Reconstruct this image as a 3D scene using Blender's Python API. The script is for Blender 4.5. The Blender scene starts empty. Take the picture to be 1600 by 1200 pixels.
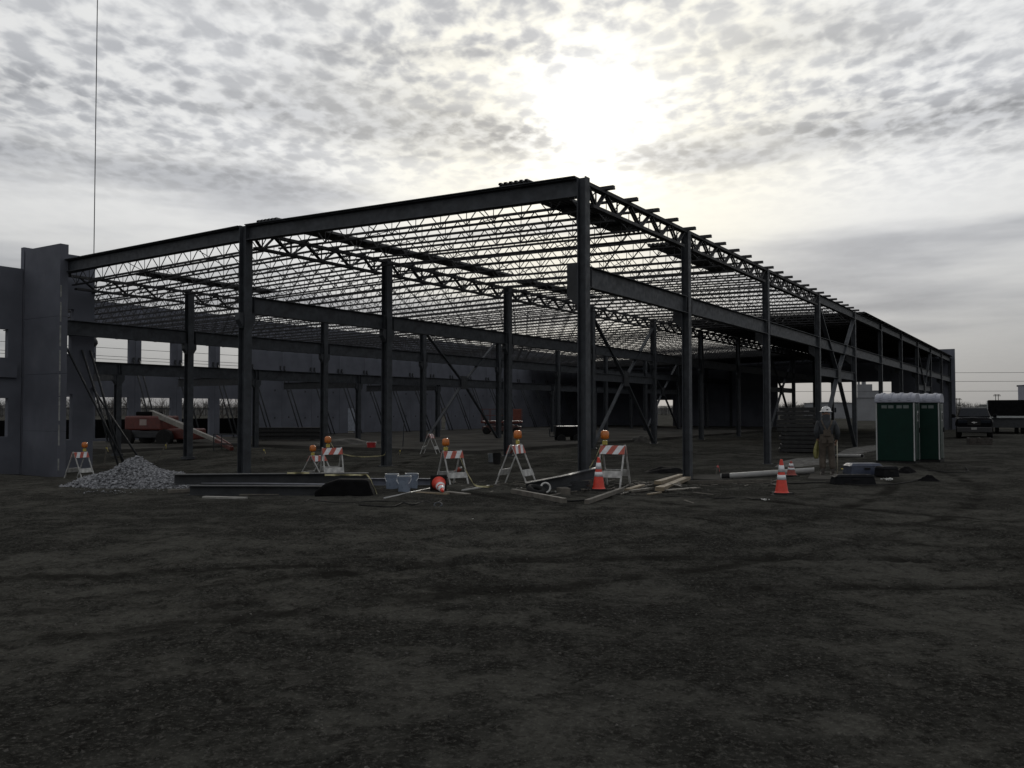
import bpy, bmesh, math, random
import numpy as np
from mathutils import Vector, Matrix
random.seed(7); rng = np.random.default_rng(7)
sc = bpy.context.scene
PI = math.pi
# ------------------------------------------------------------------ camera
F_PX, PIT, ROL, EYE = 1337.9, .0308, .0013, 1.75
cam_d = bpy.data.cameras.new('camera'); cam = bpy.data.objects.new('camera', cam_d)
sc.collection.objects.link(cam); sc.camera = cam
cam_d.sensor_width = 36; cam_d.lens = F_PX/1600*36; cam_d.clip_start = .05; cam_d.clip_end = 6000
cam.location = (0, 0, EYE)
cam.rotation_euler = (Matrix.Rotation(PI/2+PIT, 3, 'X') @ Matrix.Rotation(-ROL, 3, 'Z')).to_euler()
# ------------------------------------------------------------------ exposure
sc.render.engine = 'CYCLES'
vs = sc.view_settings
vs.view_transform = 'Standard'; vs.look = 'None'; vs.exposure = 0; vs.gamma = 1; vs.use_curve_mapping = False
# ------------------------------------------------------------------ sky
SUN = Vector((.0930, .9899, .3447)).normalized()
SUN_EL = math.asin(SUN.z); SUN_AZ = math.atan2(SUN.x, SUN.y)
world = bpy.data.worlds.new('World'); sc.world = world; world.use_nodes = True
nt = world.node_tree; nt.nodes.clear()
def N(t, tree=None, **kw):
    n = (tree or nt).nodes.new(t)
    for k, v in kw.items(): setattr(n, k, v)
    return n
def lk(a, b, tree=None): (tree or nt).links.new(a, b)
def mth(op, a, b=None, c=None, clamp=False, tree=None):
    n = N('ShaderNodeMath', tree, operation=op, use_clamp=clamp)
    for i, v in enumerate((a, b, c)):
        if v is None: continue
        if isinstance(v, (int, float)): n.inputs[i].default_value = v
        else: lk(v, n.inputs[i], tree)
    return n.outputs[0]
def mrange(v, a, b, c, d, tree=None, smooth=True):
    n = N('ShaderNodeMapRange', tree); n.interpolation_type = 'SMOOTHSTEP' if smooth else 'LINEAR'
    lk(v, n.inputs[0], tree)
    for i, x in enumerate((a, b, c, d)): n.inputs[i+1].default_value = x
    return n.outputs[0]
def noise(vec, scale, detail=4, rough=.55, dist=0, tree=None):
    n = N('ShaderNodeTexNoise', tree); lk(vec, n.inputs['Vector'], tree)
    n.inputs['Scale'].default_value = scale; n.inputs['Detail'].default_value = detail
    n.inputs['Roughness'].default_value = rough; n.inputs['Distortion'].default_value = dist
    return n.outputs['Fac']
def mixc(f, a, b, tree=None, mode='MIX'):
    n = N('ShaderNodeMix', tree, data_type='RGBA', blend_type=mode)
    if isinstance(f, (int, float)): n.inputs[0].default_value = f
    else: lk(f, n.inputs[0], tree)
    for i, v in ((6, a), (7, b)):
        if isinstance(v, tuple): n.inputs[i].default_value = (*v, 1)
        else: lk(v, n.inputs[i], tree)
    return n.outputs[2]
tc = N('ShaderNodeTexCoord'); d = tc.outputs['Generated']
sx = N('ShaderNodeSeparateXYZ'); lk(d, sx.inputs[0])
zc = mth('MAXIMUM', sx.outputs[2], 0.0)
zz = mth('ADD', zc, .09)
cp = N('ShaderNodeCombineXYZ')
lk(mth('DIVIDE', sx.outputs[0], zz), cp.inputs[0]); lk(mth('DIVIDE', sx.outputs[1], zz), cp.inputs[1])
P = cp.outputs[0]
def warp(vec, rot, scl, amt, ws):
    wn = N('ShaderNodeTexNoise'); lk(vec, wn.inputs['Vector']); wn.inputs['Scale'].default_value = ws; wn.inputs['Detail'].default_value = 2
    sb = N('ShaderNodeVectorMath', operation='SUBTRACT'); lk(wn.outputs['Color'], sb.inputs[0]); sb.inputs[1].default_value = (.5, .5, .5)
    sc_ = N('ShaderNodeVectorMath', operation='SCALE'); lk(sb.outputs[0], sc_.inputs[0]); sc_.inputs['Scale'].default_value = amt
    ad = N('ShaderNodeVectorMath', operation='ADD'); lk(vec, ad.inputs[0]); lk(sc_.outputs[0], ad.inputs[1])
    m_ = N('ShaderNodeMapping'); lk(ad.outputs[0], m_.inputs[0]); m_.inputs['Rotation'].default_value = (0, 0, math.radians(rot)); m_.inputs['Scale'].default_value = scl
    return m_.outputs[0]
PM = warp(P, 28, (1.0, .78, 1), .05, 7.0)
vo = N('ShaderNodeTexVoronoi'); vo.feature = 'F1'; lk(PM, vo.inputs['Vector']); vo.inputs['Scale'].default_value = 18
cellv = mrange(vo.outputs['Distance'], .0, .75, 1, 0)
fine = noise(PM, 42, 2, .55, .0)
mid = noise(PM, 13.5, 3, .5, .0)
big = noise(P, 1.0, 2, .5, .0)
cell_d = mrange(mth('ADD', mth('ADD', mth('MULTIPLY', cellv, .30), mth('MULTIPLY', mid, .90)), mth('MULTIPLY', fine, .40)), .50, .97, 0, 1)
bn = N('ShaderNodeMapping'); lk(d, bn.inputs[0]); bn.inputs['Scale'].default_value = (1.5, 1.5, 11); bn.inputs['Location'].default_value = (9.2, 3.3, 4.32)
bands = noise(bn.outputs[0], 1.5, 4, .5, .0)
# altocumulus cells high up, smooth banks towards the horizon
up = mrange(sx.outputs[2], .20, .335, 0.05, 1)
patch = mrange(big, .34, .60, .62, 1.12)
dark_cells = mth('MULTIPLY', mth('MULTIPLY', cell_d, up), patch)
dark_bands = mth('MULTIPLY', mrange(bands, .44, .68, 0, 1), mrange(sx.outputs[2], .22, .40, 1, .35))
cosa = N('ShaderNodeVectorMath', operation='DOT_PRODUCT'); lk(d, cosa.inputs[0]); cosa.inputs[1].default_value = SUN
ca = mth('MAXIMUM', cosa.outputs['Value'], 0)
g1 = mth('POWER', ca, 2600); g2 = mth('POWER', ca, 330); g3 = mth('POWER', ca, 14)
elev = mrange(sx.outputs[2], -.02, .27, .29, .76)
lum = mth('ADD', elev, mth('MULTIPLY', g3, .27))
shade = mth('SUBTRACT', 1, mth('ADD', mth('MULTIPLY', dark_cells, .43), mth('MULTIPLY', dark_bands, .40)))
lum = mth('MULTIPLY', lum, mth('MAXIMUM', shade, .25))
glow = mth('ADD', mth('MULTIPLY', g1, 3.0), mth('MULTIPLY', g2, .62))
glow = mth('MULTIPLY', glow, mth('SUBTRACT', 1, mth('MULTIPLY', dark_cells, .45)))
lum = mth('ADD', lum, glow)
warm = mrange(g3, .35, 1.0, 0, 1)
tint = mixc(warm, (.995, 1.0, .995), (1.03, 1.0, .87))
tint = mixc(mth('MULTIPLY', mth('MAXIMUM', dark_bands, dark_cells), .7), tint, (.945, .98, 1.06))
cl = N('ShaderNodeVectorMath', operation='SCALE'); lk(tint, cl.inputs[0]); lk(mth('MULTIPLY', lum, 10), cl.inputs['Scale'])
sky = N('ShaderNodeTexSky'); sky.sky_type = 'NISHITA'; sky.sun_disc = False
sky.sun_elevation = SUN_EL; sky.sun_rotation = SUN_AZ; sky.dust_density = 2; sky.air_density = 1
tot = mixc(.02, cl.outputs[0], sky.outputs[0])
bg = N('ShaderNodeBackground'); lk(tot, bg.inputs[0]); bg.inputs[1].default_value = .1
world.cycles.sampling_method = 'MANUAL'; world.cycles.sample_map_resolution = 512
wo = N('ShaderNodeOutputWorld'); lk(bg.outputs[0], wo.inputs[0])
# ------------------------------------------------------------------ sun behind thin cloud
sl = bpy.data.lights.new('sun', 'SUN'); sl.energy = 1.4; sl.angle = math.radians(10); sl.color = (1, .95, .86)
so = bpy.data.objects.new('sun', sl); sc.collection.objects.link(so); so.rotation_euler = SUN.to_track_quat('Z', 'Y').to_euler()

# ------------------------------------------------------------------ helpers
C = sc.collection
YAW = .5667; ANG = PI/2-YAW
X0, Y0 = 1.6771, 19.9109
U = np.array([math.sin(YAW), math.cos(YAW)]); LV = np.array([-math.cos(YAW), math.sin(YAW)])
def W(r, l, z=0.): q = np.array([X0, Y0])+r*U+l*LV; return Vector((q[0], q[1], z))
def RL(x, y): q = np.array([x-X0, y-Y0]); return q@U, q@LV
def sst(a, b, x): t = np.clip((x-a)/(b-a), 0, 1); return t*t*(3-2*t)
def tz(x, y):
    r = (x-X0)*U[0]+(y-Y0)*U[1]; l = (x-X0)*LV[0]+(y-Y0)*LV[1]
    pad = -.3*sst(-3.2, .2, r)*sst(-4.5, -.3, l)*sst(1.2, 5.2, np.hypot(r, l))
    left = -.36*sst(11, 17, l)*(1-sst(3, 9, r))*sst(14, 24, y)
    return pad+left
def ray(px, py):
    xx = (px-800)/F_PX; vv = (600-py)/F_PX
    X = xx*math.cos(ROL)-vv*math.sin(ROL); v = xx*math.sin(ROL)+vv*math.cos(ROL)
    return Vector((X, math.cos(PIT)-v*math.sin(PIT), math.sin(PIT)+v*math.cos(PIT)))
def G(px, py, dz=0.):
    """the point of the ground seen at a pixel of the photograph"""
    dr = ray(px, py); z = 0.
    for _ in range(30):
        t = (z-EYE)/dr.z; p = dr*t; z = .5*z+.5*float(tz(p.x, p.y))
    t = (z-EYE)/dr.z
    return Vector((dr.x*t, dr.y*t, z+dz))
def at(px, py, depth): dr = ray(px, py); t = depth/dr.y; return Vector((dr.x*t, depth, EYE+dr.z*t))
class MB:
    def __init__(s): s.v = []; s.f = []; s.m = []; s.cur = 0
    def add(s, vs, fs):
        o = len(s.v); s.v += [tuple(v) for v in vs]; s.f += [tuple(i+o for i in f) for f in fs]; s.m += [s.cur]*len(fs); return s
    def box(s, x0, x1, y0, y1, z0, z1):
        return s.add([(x, y, z) for z in (z0, z1) for y in (y0, y1) for x in (x0, x1)],
                     [(0, 2, 3, 1), (4, 5, 7, 6), (0, 1, 5, 4), (2, 6, 7, 3), (0, 4, 6, 2), (1, 3, 7, 5)])
    def frus(s, a, b, z0, z1):       # two rectangles (x0,x1,y0,y1)
        vs = [(x, y, z0) for y in a[2:] for x in a[:2]]+[(x, y, z1) for y in b[2:] for x in b[:2]]
        return s.add(vs, [(0, 2, 3, 1), (4, 5, 7, 6), (0, 1, 5, 4), (2, 6, 7, 3), (0, 4, 6, 2), (1, 3, 7, 5)])
    def bar(s, p, q, w, h, up=(0, 0, 1)):
        p = Vector(p); q = Vector(q); a = (q-p).normalized(); u = Vector(up)
        if abs(a.dot(u)) > .98: u = Vector((1, 0, 0))
        sd = a.cross(u).normalized(); u = sd.cross(a)
        vs = [c+sd*(w/2*i)+u*(h/2*j) for c in (p, q) for j in (-1, 1) for i in (-1, 1)]
        return s.add(vs, [(0, 2, 3, 1), (4, 5, 7, 6), (0, 1, 5, 4), (2, 6, 7, 3), (0, 4, 6, 2), (1, 3, 7, 5)])
    def ibeam(s, p, q, w, h, tf=.018, tw=.012, up=(0, 0, 1)):
        p = Vector(p); q = Vector(q); a = (q-p).normalized(); u = Vector(up); sd = a.cross(u).normalized(); u = sd.cross(a)
        W2, H2, t = w/2, h/2, tw/2
        pr = [(-W2, -H2), (W2, -H2), (W2, -H2+tf), (t, -H2+tf), (t, H2-tf), (W2, H2-tf), (W2, H2), (-W2, H2), (-W2, H2-tf), (-t, H2-tf), (-t, -H2+tf), (-W2, -H2+tf)]
        vs = [c+sd*x+u*y for c in (p, q) for x, y in pr]; n = 12
        fs = [(i, (i+1) % n, (i+1) % n+n, i+n) for i in range(n)]
        for o, rev in ((0, True), (n, False)):
            for f in ((0, 1, 2, 3, 10, 11), (3, 4, 9, 10), (4, 5, 6, 7, 8, 9)):
                g = tuple(i+o for i in f); fs.append(g[::-1] if rev else g)
        return s.add(vs, fs)
    def tube(s, pts, r, n=8, cap=True):
        pts = [Vector(p) for p in pts]; rs = r if isinstance(r, (list, tuple)) else [r]*len(pts)
        o = []; prev = None
        for i, p in enumerate(pts):
            a = (pts[min(i+1, len(pts)-1)]-pts[max(i-1, 0)]).normalized()
            if prev is None:
                u = Vector((0, 0, 1)) if abs(a.z) < .9 else Vector((1, 0, 0)); u = (u-a*u.dot(a)).normalized()
            else:
                u = prev-a*prev.dot(a); u = u.normalized() if u.length > 1e-6 else a.orthogonal().normalized()
            prev = u; w = a.cross(u)
            o += [p+(u*math.cos(2*PI*k/n)+w*math.sin(2*PI*k/n))*rs[i] for k in range(n)]
        fs = [(i*n+k, i*n+(k+1) % n, (i+1)*n+(k+1) % n, (i+1)*n+k) for i in range(len(pts)-1) for k in range(n)]
        if cap: fs += [tuple(range(n))[::-1], tuple((len(pts)-1)*n+k for k in range(n))]
        return s.add(o, fs)
    def lathe(s, prof, n=16, c=(0, 0, 0)):
        o = [(c[0]+r*math.cos(2*PI*k/n), c[1]+r*math.sin(2*PI*k/n), c[2]+z) for r, z in prof for k in range(n)]
        fs = [(i*n+k, i*n+(k+1) % n, (i+1)*n+(k+1) % n, (i+1)*n+k) for i in range(len(prof)-1) for k in range(n)]
        fs += [tuple(range(n))[::-1], tuple((len(prof)-1)*n+k for k in range(n))]
        return s.add(o, fs)
    def prism(s, poly, y0, y1):      # polygon in x,z extruded along y
        n = len(poly); vs = [(x, y0, z) for x, z in poly]+[(x, y1, z) for x, z in poly]
        return s.add(vs, [tuple(range(n)), tuple(range(2*n-1, n-1, -1))]+[(i+n, (i+1) % n+n, (i+1) % n, i) for i in range(n)])
    def mesh(s, name, mats, smooth=False):
        me = bpy.data.meshes.new(name); me.from_pydata(s.v, [], s.f)
        for m in (mats if isinstance(mats, (list, tuple)) else [mats]): me.materials.append(m)
        if any(s.m): me.polygons.foreach_set('material_index', s.m)
        if smooth: me.polygons.foreach_set('use_smooth', [True]*len(me.polygons))
        me.update(); return me
def link(name, me, parent=None, loc=(0, 0, 0), rot=(0, 0, 0)):
    o = bpy.data.objects.new(name, me); C.objects.link(o); o.location = loc; o.rotation_euler = rot
    if parent: o.parent = parent
    return o
def part(name, mb, mat, parent, loc=(0, 0, 0), rot=(0, 0, 0), smooth=False, bevel=0):
    o = link(name, mb.mesh(name, mat, smooth), parent, loc, rot)
    if bevel: bev(o, bevel)
    return o
def bev(o, w, seg=2):
    m = o.modifiers.new('bevel', 'BEVEL'); m.width = w; m.segments = seg; m.limit_method = 'ANGLE'; m.angle_limit = math.radians(40)
def tag(o, label, cat, group=None):
    o['label'] = label; o['category'] = cat
    if group: o['group'] = group
    return o
def thing(name, label, cat, loc=(0, 0, 0), rz=0, group=None, rot=None):
    o = link(name, None, None, loc, rot or (0, 0, rz)); o.empty_display_size = .2
    return tag(o, label, cat, group)
def struct(o, kind='structure'): o['kind'] = kind; return o
def children(o): return [c for c in bpy.data.objects if c.parent == o]
def clone(o, parent=None, loc=None, rz=None, label=None):
    c = o.copy(); C.objects.link(c); c.parent = parent
    if loc is not None: c.location = loc
    if rz is not None: c.rotation_euler = (0, 0, rz)
    if label: c['label'] = label
    for ch in children(o): clone(ch, c)
    return c
# ------------------------------------------------------------------ materials
MATS = {}
def mat(name, col, rough=.7, var=.25, scale=6., metal=0., bump=0., bscale=60., spec=.5, stain=0., alpha=None, coord='Object'):
    if name in MATS: return MATS[name]
    m = bpy.data.materials.new(name); m.use_nodes = True; t = m.node_tree; b = t.nodes['Principled BSDF']
    tcn = N('ShaderNodeTexCoord', t); v = tcn.outputs[coord]
    f = mrange(noise(v, scale, 5, .6, 0, t), .3, .7, 0, 1, t)
    lo = tuple(c*(1-var) for c in col); hi = tuple(min(1, c*(1+var)) for c in col)
    cc = mixc(f, lo, hi, t)
    if stain:
        s = mrange(noise(v, scale*.31, 6, .65, .5, t), .52, .7, 0, stain, t)
        cc = mixc(s, cc, tuple(c*.45 for c in col), t)
    lk(cc, b.inputs['Base Color'], t)
    b.inputs['Metallic'].default_value = metal
    lk(mrange(noise(v, scale*2.3, 3, .5, 0, t), .3, .7, max(.05, rough-.1), min(1, rough+.1), t), b.inputs['Roughness'], t)
    b.inputs['Specular IOR Level'].default_value = spec
    if bump:
        bp = N('ShaderNodeBump', t); bp.inputs['Strength'].default_value = bump; bp.inputs['Distance'].default_value = .02
        lk(noise(v, bscale, 4, .6, 0, t), bp.inputs['Height'], t); lk(bp.outputs[0], b.inputs['Normal'], t)
    MATS[name] = m; return m
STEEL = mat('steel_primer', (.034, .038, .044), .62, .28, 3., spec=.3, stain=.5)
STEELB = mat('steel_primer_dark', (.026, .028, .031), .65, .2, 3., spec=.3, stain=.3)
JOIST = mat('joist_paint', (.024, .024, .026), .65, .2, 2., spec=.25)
DECK = mat('deck_metal', (.07, .072, .075), .55, .2, 2., metal=.2)
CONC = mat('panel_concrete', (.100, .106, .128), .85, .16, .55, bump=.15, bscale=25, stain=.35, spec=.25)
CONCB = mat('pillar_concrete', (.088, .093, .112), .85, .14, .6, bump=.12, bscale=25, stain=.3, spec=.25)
SLAB = mat('slab_concrete', (.058, .056, .052), .85, .3, .35, bump=.2, bscale=20, stain=.6, spec=0.)
PALE = mat('pale_concrete', (.12, .118, .112), .9, .45, 4.2, bump=.6, bscale=30, stain=.9, spec=0.)
WHITE = mat('white_paint', (.35, .35, .34), .6, .3, 9., stain=.75)
ORANGE = mat('orange_sheet', (.34, .06, .038), .5, .2, 8., stain=.45)
CONE = mat('cone_orange', (.52, .038, .02), .5, .1, 10., stain=.15)
REFL = mat('reflective_white', (.55, .56, .58), .4, .12, 12., stain=.35)
RUBBER = mat('black_rubber', (.012, .012, .012), .8, .3, 10., spec=.15)
AMBER = mat('amber_lens', (.42, .12, .018), .25, .1, 10.)
YELLOW = mat('yellow_tape', (.40, .33, .07), .5, .15, 10., stain=.2)
WOOD = mat('lumber', (.15, .12, .08), .85, .3, 5., bump=.3, stain=.4)
WOODG = mat('weathered_lumber', (.09, .082, .07), .9, .3, 5., bump=.3, stain=.5)
ROCK = mat('crushed_stone', (.165, .168, .178), .9, .65, 17., bump=.3, spec=.1)
BLACK = mat('black_cloth', (.006, .006, .0065), .9, .3, 5., spec=.05)
GREEN = mat('green_plastic', (.002, .017, .012), .5, .12, 4., spec=.15)
GREYP = mat('grey_plastic', (.20, .21, .25), .5, .1, 5., stain=.15)
TRIM = mat('white_plastic', (.30, .31, .31), .5, .1, 6.)
BLUEB = mat('bucket_plastic', (.14, .17, .22), .35, .1, 8.)
RED = mat('red_orange_paint', (.085, .014, .009), .45, .2, 4., stain=.4)
PIPE = mat('white_pvc', (.24, .24, .235), .4, .1, 4., stain=.3)
CAR = mat('black_car_paint', (.004, .004, .005), .35, .1, 5., spec=.04)
HOODP = mat('hood_gloss', (.006, .006, .007), .12, .1, 5., spec=.8)
GLASS = mat('dark_glass', (.012, .014, .018), .25, .1, 5., spec=.04)
CHROME = mat('chrome', (.7, .7, .7), .18, .1, 8., metal=1)
BLUE = mat('blue_plastic', (.022, .03, .055), .5, .2, 5., stain=.3)
BARK = mat('bark', (.045, .04, .036), .9, .3, 3.)
FARW = mat('far_wood', (.035, .034, .032), .95, .3, .2)
BLDG = mat('far_building', (.16, .165, .175), .85, .15, .3, stain=.3)
BLDG2 = mat('far_building_pale', (.22, .225, .26), .8, .12, .3, stain=.2)

TRACKS = [(cx_, cy_, R_+o_) for cx_, cy_, R_ in ((-12, 30, 24), (22, 34, 27), (5, -31, 40.5), (16, 26, 15.5)) for o_ in (-.85, .85)]
def ground_mat():
    m = bpy.data.materials.new('dirt_ground'); m.use_nodes = True; t = m.node_tree; b = t.nodes['Principled BSDF']
    v = N('ShaderNodeTexCoord', t).outputs['Object']
    a = noise(v, .33, 3, .55, .0, t)
    c2 = noise(v, 1.7, 7, .70, .5, t)
    c3 = mth('MAXIMUM', mrange(noise(v, 9., 7, .78, 0, t), .47, .60, 0, 1, t), mth('MULTIPLY', mrange(noise(v, 3.6, 8, .78, .3, t), .53, .62, 0, 1, t), .8, tree=t), tree=t)
    c4 = mrange(noise(v, 30., 5, .8, 0, t), .50, .66, 0, 1, t)
    mp_ = N('ShaderNodeMapping', t); lk(v, mp_.inputs[0], t); mp_.inputs['Rotation'].default_value = (0, 0, .42); mp_.inputs['Scale'].default_value = (.45, 1.3, 1)
    tr = noise(mp_.outputs[0], 1.0, 4, .6, .6, t)
    k = mth('ADD', mth('MULTIPLY', a, .40, tree=t), mth('ADD', mth('MULTIPLY', c2, .48, tree=t), mth('MULTIPLY', tr, .22, tree=t), tree=t), tree=t)
    dusty = mrange(k, .48, .65, 0, 1, t)
    col = mixc(dusty, (.0275, .0275, .0250), (.067, .0660, .059), t)
    clump = mth('MULTIPLY', c3, mth('SUBTRACT', .80, mth('MULTIPLY', dusty, .35, tree=t), tree=t), tree=t)
    col = mixc(clump, col, (.0125, .0120, .0108), t)
    col = mixc(mth('MULTIPLY', c4, .62, tree=t), col, (.112, .108, .098), t)
    # worn wheel paths across the yard
    rut = None
    for cx_, cy_, rad in TRACKS:
        dn = N('ShaderNodeVectorMath', t, operation='DISTANCE'); lk(v, dn.inputs[0], t); dn.inputs[1].default_value = (cx_, cy_, 0)
        q = mrange(mth('ABSOLUTE', mth('SUBTRACT', dn.outputs['Value'], rad, tree=t), tree=t), .06, .24, 1, 0, t)
        rut = q if rut is None else mth('MAXIMUM', rut, q, tree=t)
    rut = mth('MULTIPLY', rut, mrange(noise(v, .9, 5, .65, .3, t), .38, .62, 0, .75, t), tree=t)
    col = mixc(rut, col, (.0125, .0120, .0108), t)
    lk(col, b.inputs['Base Color'], t); b.inputs['Roughness'].default_value = .95; b.inputs['Specular IOR Level'].default_value = 0.0
    h = mth('ADD', mth('MULTIPLY', noise(v, 9, 7, .72, .2, t), 1.0, tree=t), mth('MULTIPLY', noise(v, 34, 5, .75, 0, t), .8, tree=t), tree=t)
    bp = N('ShaderNodeBump', t); bp.inputs['Strength'].default_value = .9; bp.inputs['Distance'].default_value = .05
    lk(h, bp.inputs['Height'], t); lk(bp.outputs[0], b.inputs['Normal'], t)
    return m
DIRT = ground_mat()
# ------------------------------------------------------------------ ground
def vnoise(x, y, s, seed=0):
    x = x*s+seed*17.3; y = y*s+seed*9.1; xi = np.floor(x).astype(int); yi = np.floor(y).astype(int); fx = x-xi; fy = y-yi
    def h(i, j):
        n = (i*374761393+j*668265263+seed*1442695) & 0x7fffffff; n = ((n ^ (n >> 13))*1274126177) & 0x7fffffff
        return ((n ^ (n >> 16)) & 0xffff)/65535.
    fx = fx*fx*(3-2*fx); fy = fy*fy*(3-2*fy)
    return (h(xi, yi)*(1-fx)+h(xi+1, yi)*fx)*(1-fy)+(h(xi, yi+1)*(1-fx)+h(xi+1, yi+1)*fx)*fy-.5
def grade(lo, hi, step, ext, g=1.16):
    a = list(np.arange(lo, hi+1e-6, step)); s = step
    while a[-1] < ext: s *= g; a.append(a[-1]+s)
    s = step; pre = []; p = lo
    while p > -ext: s *= g; p -= s; pre.append(p)
    return np.array(pre[::-1]+a)
gx = grade(-6, 6.5, .045, 3000, 1.06); gy = grade(3.2, 13, .045, 3000, 1.05)
GX, GY = np.meshgrid(gx, gy)
def rough_z(x, y):
    near = 1-sst(40, 90, np.hypot(x, y))
    z = vnoise(x, y, .35, 1)*.10+vnoise(x, y, 1.1, 2)*.045+vnoise(x, y, 3.1, 3)*.030+vnoise(x, y, 7.3, 4)*.024+(vnoise(x, y, 15.7, 6)*.016+vnoise(x, y, 23., 8)*.010)*(1-sst(12, 22, y))
    # rough and smooth patches
    return z*near*(.45+.9*sst(-.25, .25, vnoise(x, y, .28, 5)))
GZ = tz(GX, GY)+rough_z(GX, GY)
for cx_, cy_, R_ in TRACKS:
    dd_ = np.abs(np.hypot(GX-cx_, GY-cy_)-R_); wob = sst(-.2, .15, vnoise(GX, GY, .5, 31))
    GZ = GZ+wob*(-.028*np.exp(-(dd_/.13)**2)+.016*np.exp(-((dd_-.26)/.09)**2))
nx, ny = len(gx), len(gy)
idx = np.arange(nx*ny).reshape(ny, nx)
fc = np.stack([idx[:-1, :-1], idx[:-1, 1:], idx[1:, 1:], idx[1:, :-1]], -1).reshape(-1, 4)
me = bpy.data.meshes.new('ground'); me.from_pydata(np.stack([GX, GY, GZ], -1).reshape(-1, 3).tolist(), [], fc.tolist())
me.materials.append(DIRT); me.polygons.foreach_set('use_smooth', [True]*len(me.polygons))
struct(link('ground', me))
# loose stones on the ground
def rocks(n, sampler, smin, smax, pw=2.5):
    base = np.array([(1, 0, 0), (-1, 0, 0), (0, 1, 0), (0, -1, 0), (0, 0, 1), (0, 0, -1)], float)
    ff = np.array([(0, 2, 4), (2, 1, 4), (1, 3, 4), (3, 0, 4), (2, 0, 5), (1, 2, 5), (3, 1, 5), (0, 3, 5)])
    cube = np.array([(x, y, z) for x in (-1, 1) for y in (-1, 1) for z in (-1, 1)], float)
    V = []; Fs = []
    for i in range(n):
        p = sampler(); s = smin+(smax-smin)*rng.random()**pw
        v = base*(.6+.7*rng.random((6, 1)))+rng.normal(0, .18, (6, 3))
        q = rng.normal(size=(3, 3)); q, _ = np.linalg.qr(q)
        V.append((v@q)*s*np.array([1, 1, .8])+p); Fs.append(ff+6*i)
    me = bpy.data.meshes.new('stones'); me.from_pydata(np.concatenate(V).tolist(), [], np.concatenate(Fs).tolist()); return me
def pebble():
    y = 3.5+20*rng.random()**1.6; x = (rng.random()*2-1)*(.68*y+.6)
    return np.array([x, y, float(tz(x, y)+rough_z(np.array(x), np.array(y)))+.002])
me = rocks(5000, pebble, .004, .017, 4)
me.materials.append(mat('pebble', (.040, .038, .034), .95, .6, 1.2)); struct(link('pebbles', me), 'stuff')

# ------------------------------------------------------------------ steel frame
B1, B = 6.575, 8.307
LB, LC, LD, LW = 11.677, 23.13, 28.38, 42.0
REND = 81.34
def rk(k): return 0. if k == 0 else B1+(k-1)*B
frame = thing('steel_building', 'unfinished dark grey steel building frame with open joist roof', 'building frame', W(0, 0, 0), ANG)
ZB = -.36
def column(r, l, w, top, haunch_z=None, mats=STEEL):
    mb = MB(); mb.ibeam((0, 0, ZB), (0, 0, top), w, w, .02, .014, up=(0, 1, 0))
    o = part('column', mb, mats, frame, (r, l, 0))
    bp = MB(); bp.box(-w*.75, w*.75, -w*.75, w*.75, ZB-.02, ZB+.09); part('base_plate', bp, mats, o)
    if haunch_z:
        h = MB()
        for s in (-1, 1):
            p = [(s*w/2, haunch_z), (s*(w/2+.17), haunch_z), (s*(w/2+.17), haunch_z-.22), (s*w/2, haunch_z-.46)]
            h.prism(p if s < 0 else p[::-1], -w*.36, w*.36)
        part('haunch', h, mats, o)
    return o
ZT = {'A': 7.12, 'B': 7.32, 'C': 7.06}
cb_ = MB(); cb_.add([(x, y, z) for x in (-.1, .1) for y, z in ((.115, 5.2), (.39, 5.2), (.39, 4.42), (.115, 4.18))], [(0, 1, 2, 3), (7, 6, 5, 4), (0, 4, 5, 1), (1, 5, 6, 2), (2, 6, 7, 3), (3, 7, 4, 0)])
cb_me = cb_.mesh('corbel', STEELB)
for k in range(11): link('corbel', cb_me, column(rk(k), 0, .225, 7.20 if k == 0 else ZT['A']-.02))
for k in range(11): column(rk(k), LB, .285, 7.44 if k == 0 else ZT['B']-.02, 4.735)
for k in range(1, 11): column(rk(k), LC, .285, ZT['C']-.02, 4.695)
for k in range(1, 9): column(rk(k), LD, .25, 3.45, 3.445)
# beams between columns, one per bay
cache = {}
def bay_beam(name, l, k, w, zt, zb, wcol):
    r0, r1 = rk(k)+wcol/2+.005, rk(k+1)-wcol/2-.005; L = r1-r0; key = (name, round(L, 2), w, round(zt-zb, 2))
    if key not in cache:
        mb = MB(); h = zt-zb; mb.ibeam((0, 0, 0), (L, 0, 0), w, h)
        for x in (.12, L-.12): mb.box(x-.006, x+.006, -w*.48, w*.48, -h/2+.02, h/2-.02)
        mb.box(L-.03, L+.004, -w*.3, w*.3, -h*.36, h*.36); mb.box(-.004, .03, -w*.3, w*.3, -h*.36, h*.36)
        cache[key] = mb.mesh(name, STEEL)
    return link(name, cache[key], frame, (r0, l, (zt+zb)/2))
for k in range(10): bay_beam('wall_beam', 0, k, .20, 5.13, 4.63, .225)
for k in range(10): bay_beam('floor_beam', LB, k, .24, 5.265, 4.74, .285)
for k in range(1, 10): bay_beam('floor_beam', LC, k, .24, 5.28, 4.70, .285)
mb = MB(); mb.ibeam((.9, 0, 0), (B1-.15, 0, 0), .24, .58); part('floor_beam', mb, STEEL, frame, (0, LC, 4.99))
for k in range(1, 8): bay_beam('mezzanine_beam', LD, k, .22, 4.04, 3.46, 0.0)
mb = MB(); mb.ibeam((0, 0, 0), (4.6, 0, 0), .22, .58); part('mezzanine_beam', mb, STEEL, frame, (B1-4.6, LD, 3.75))
for k in (1, 2, 3, 4):
    mb = MB(); mb.ibeam((0, .14, 0), (0, 35.2-LD, 0), .2, .46, up=(0, 0, 1)); part('mezzanine_beam', mb, STEELB, frame, (rk(k), LD, 3.43))
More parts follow.
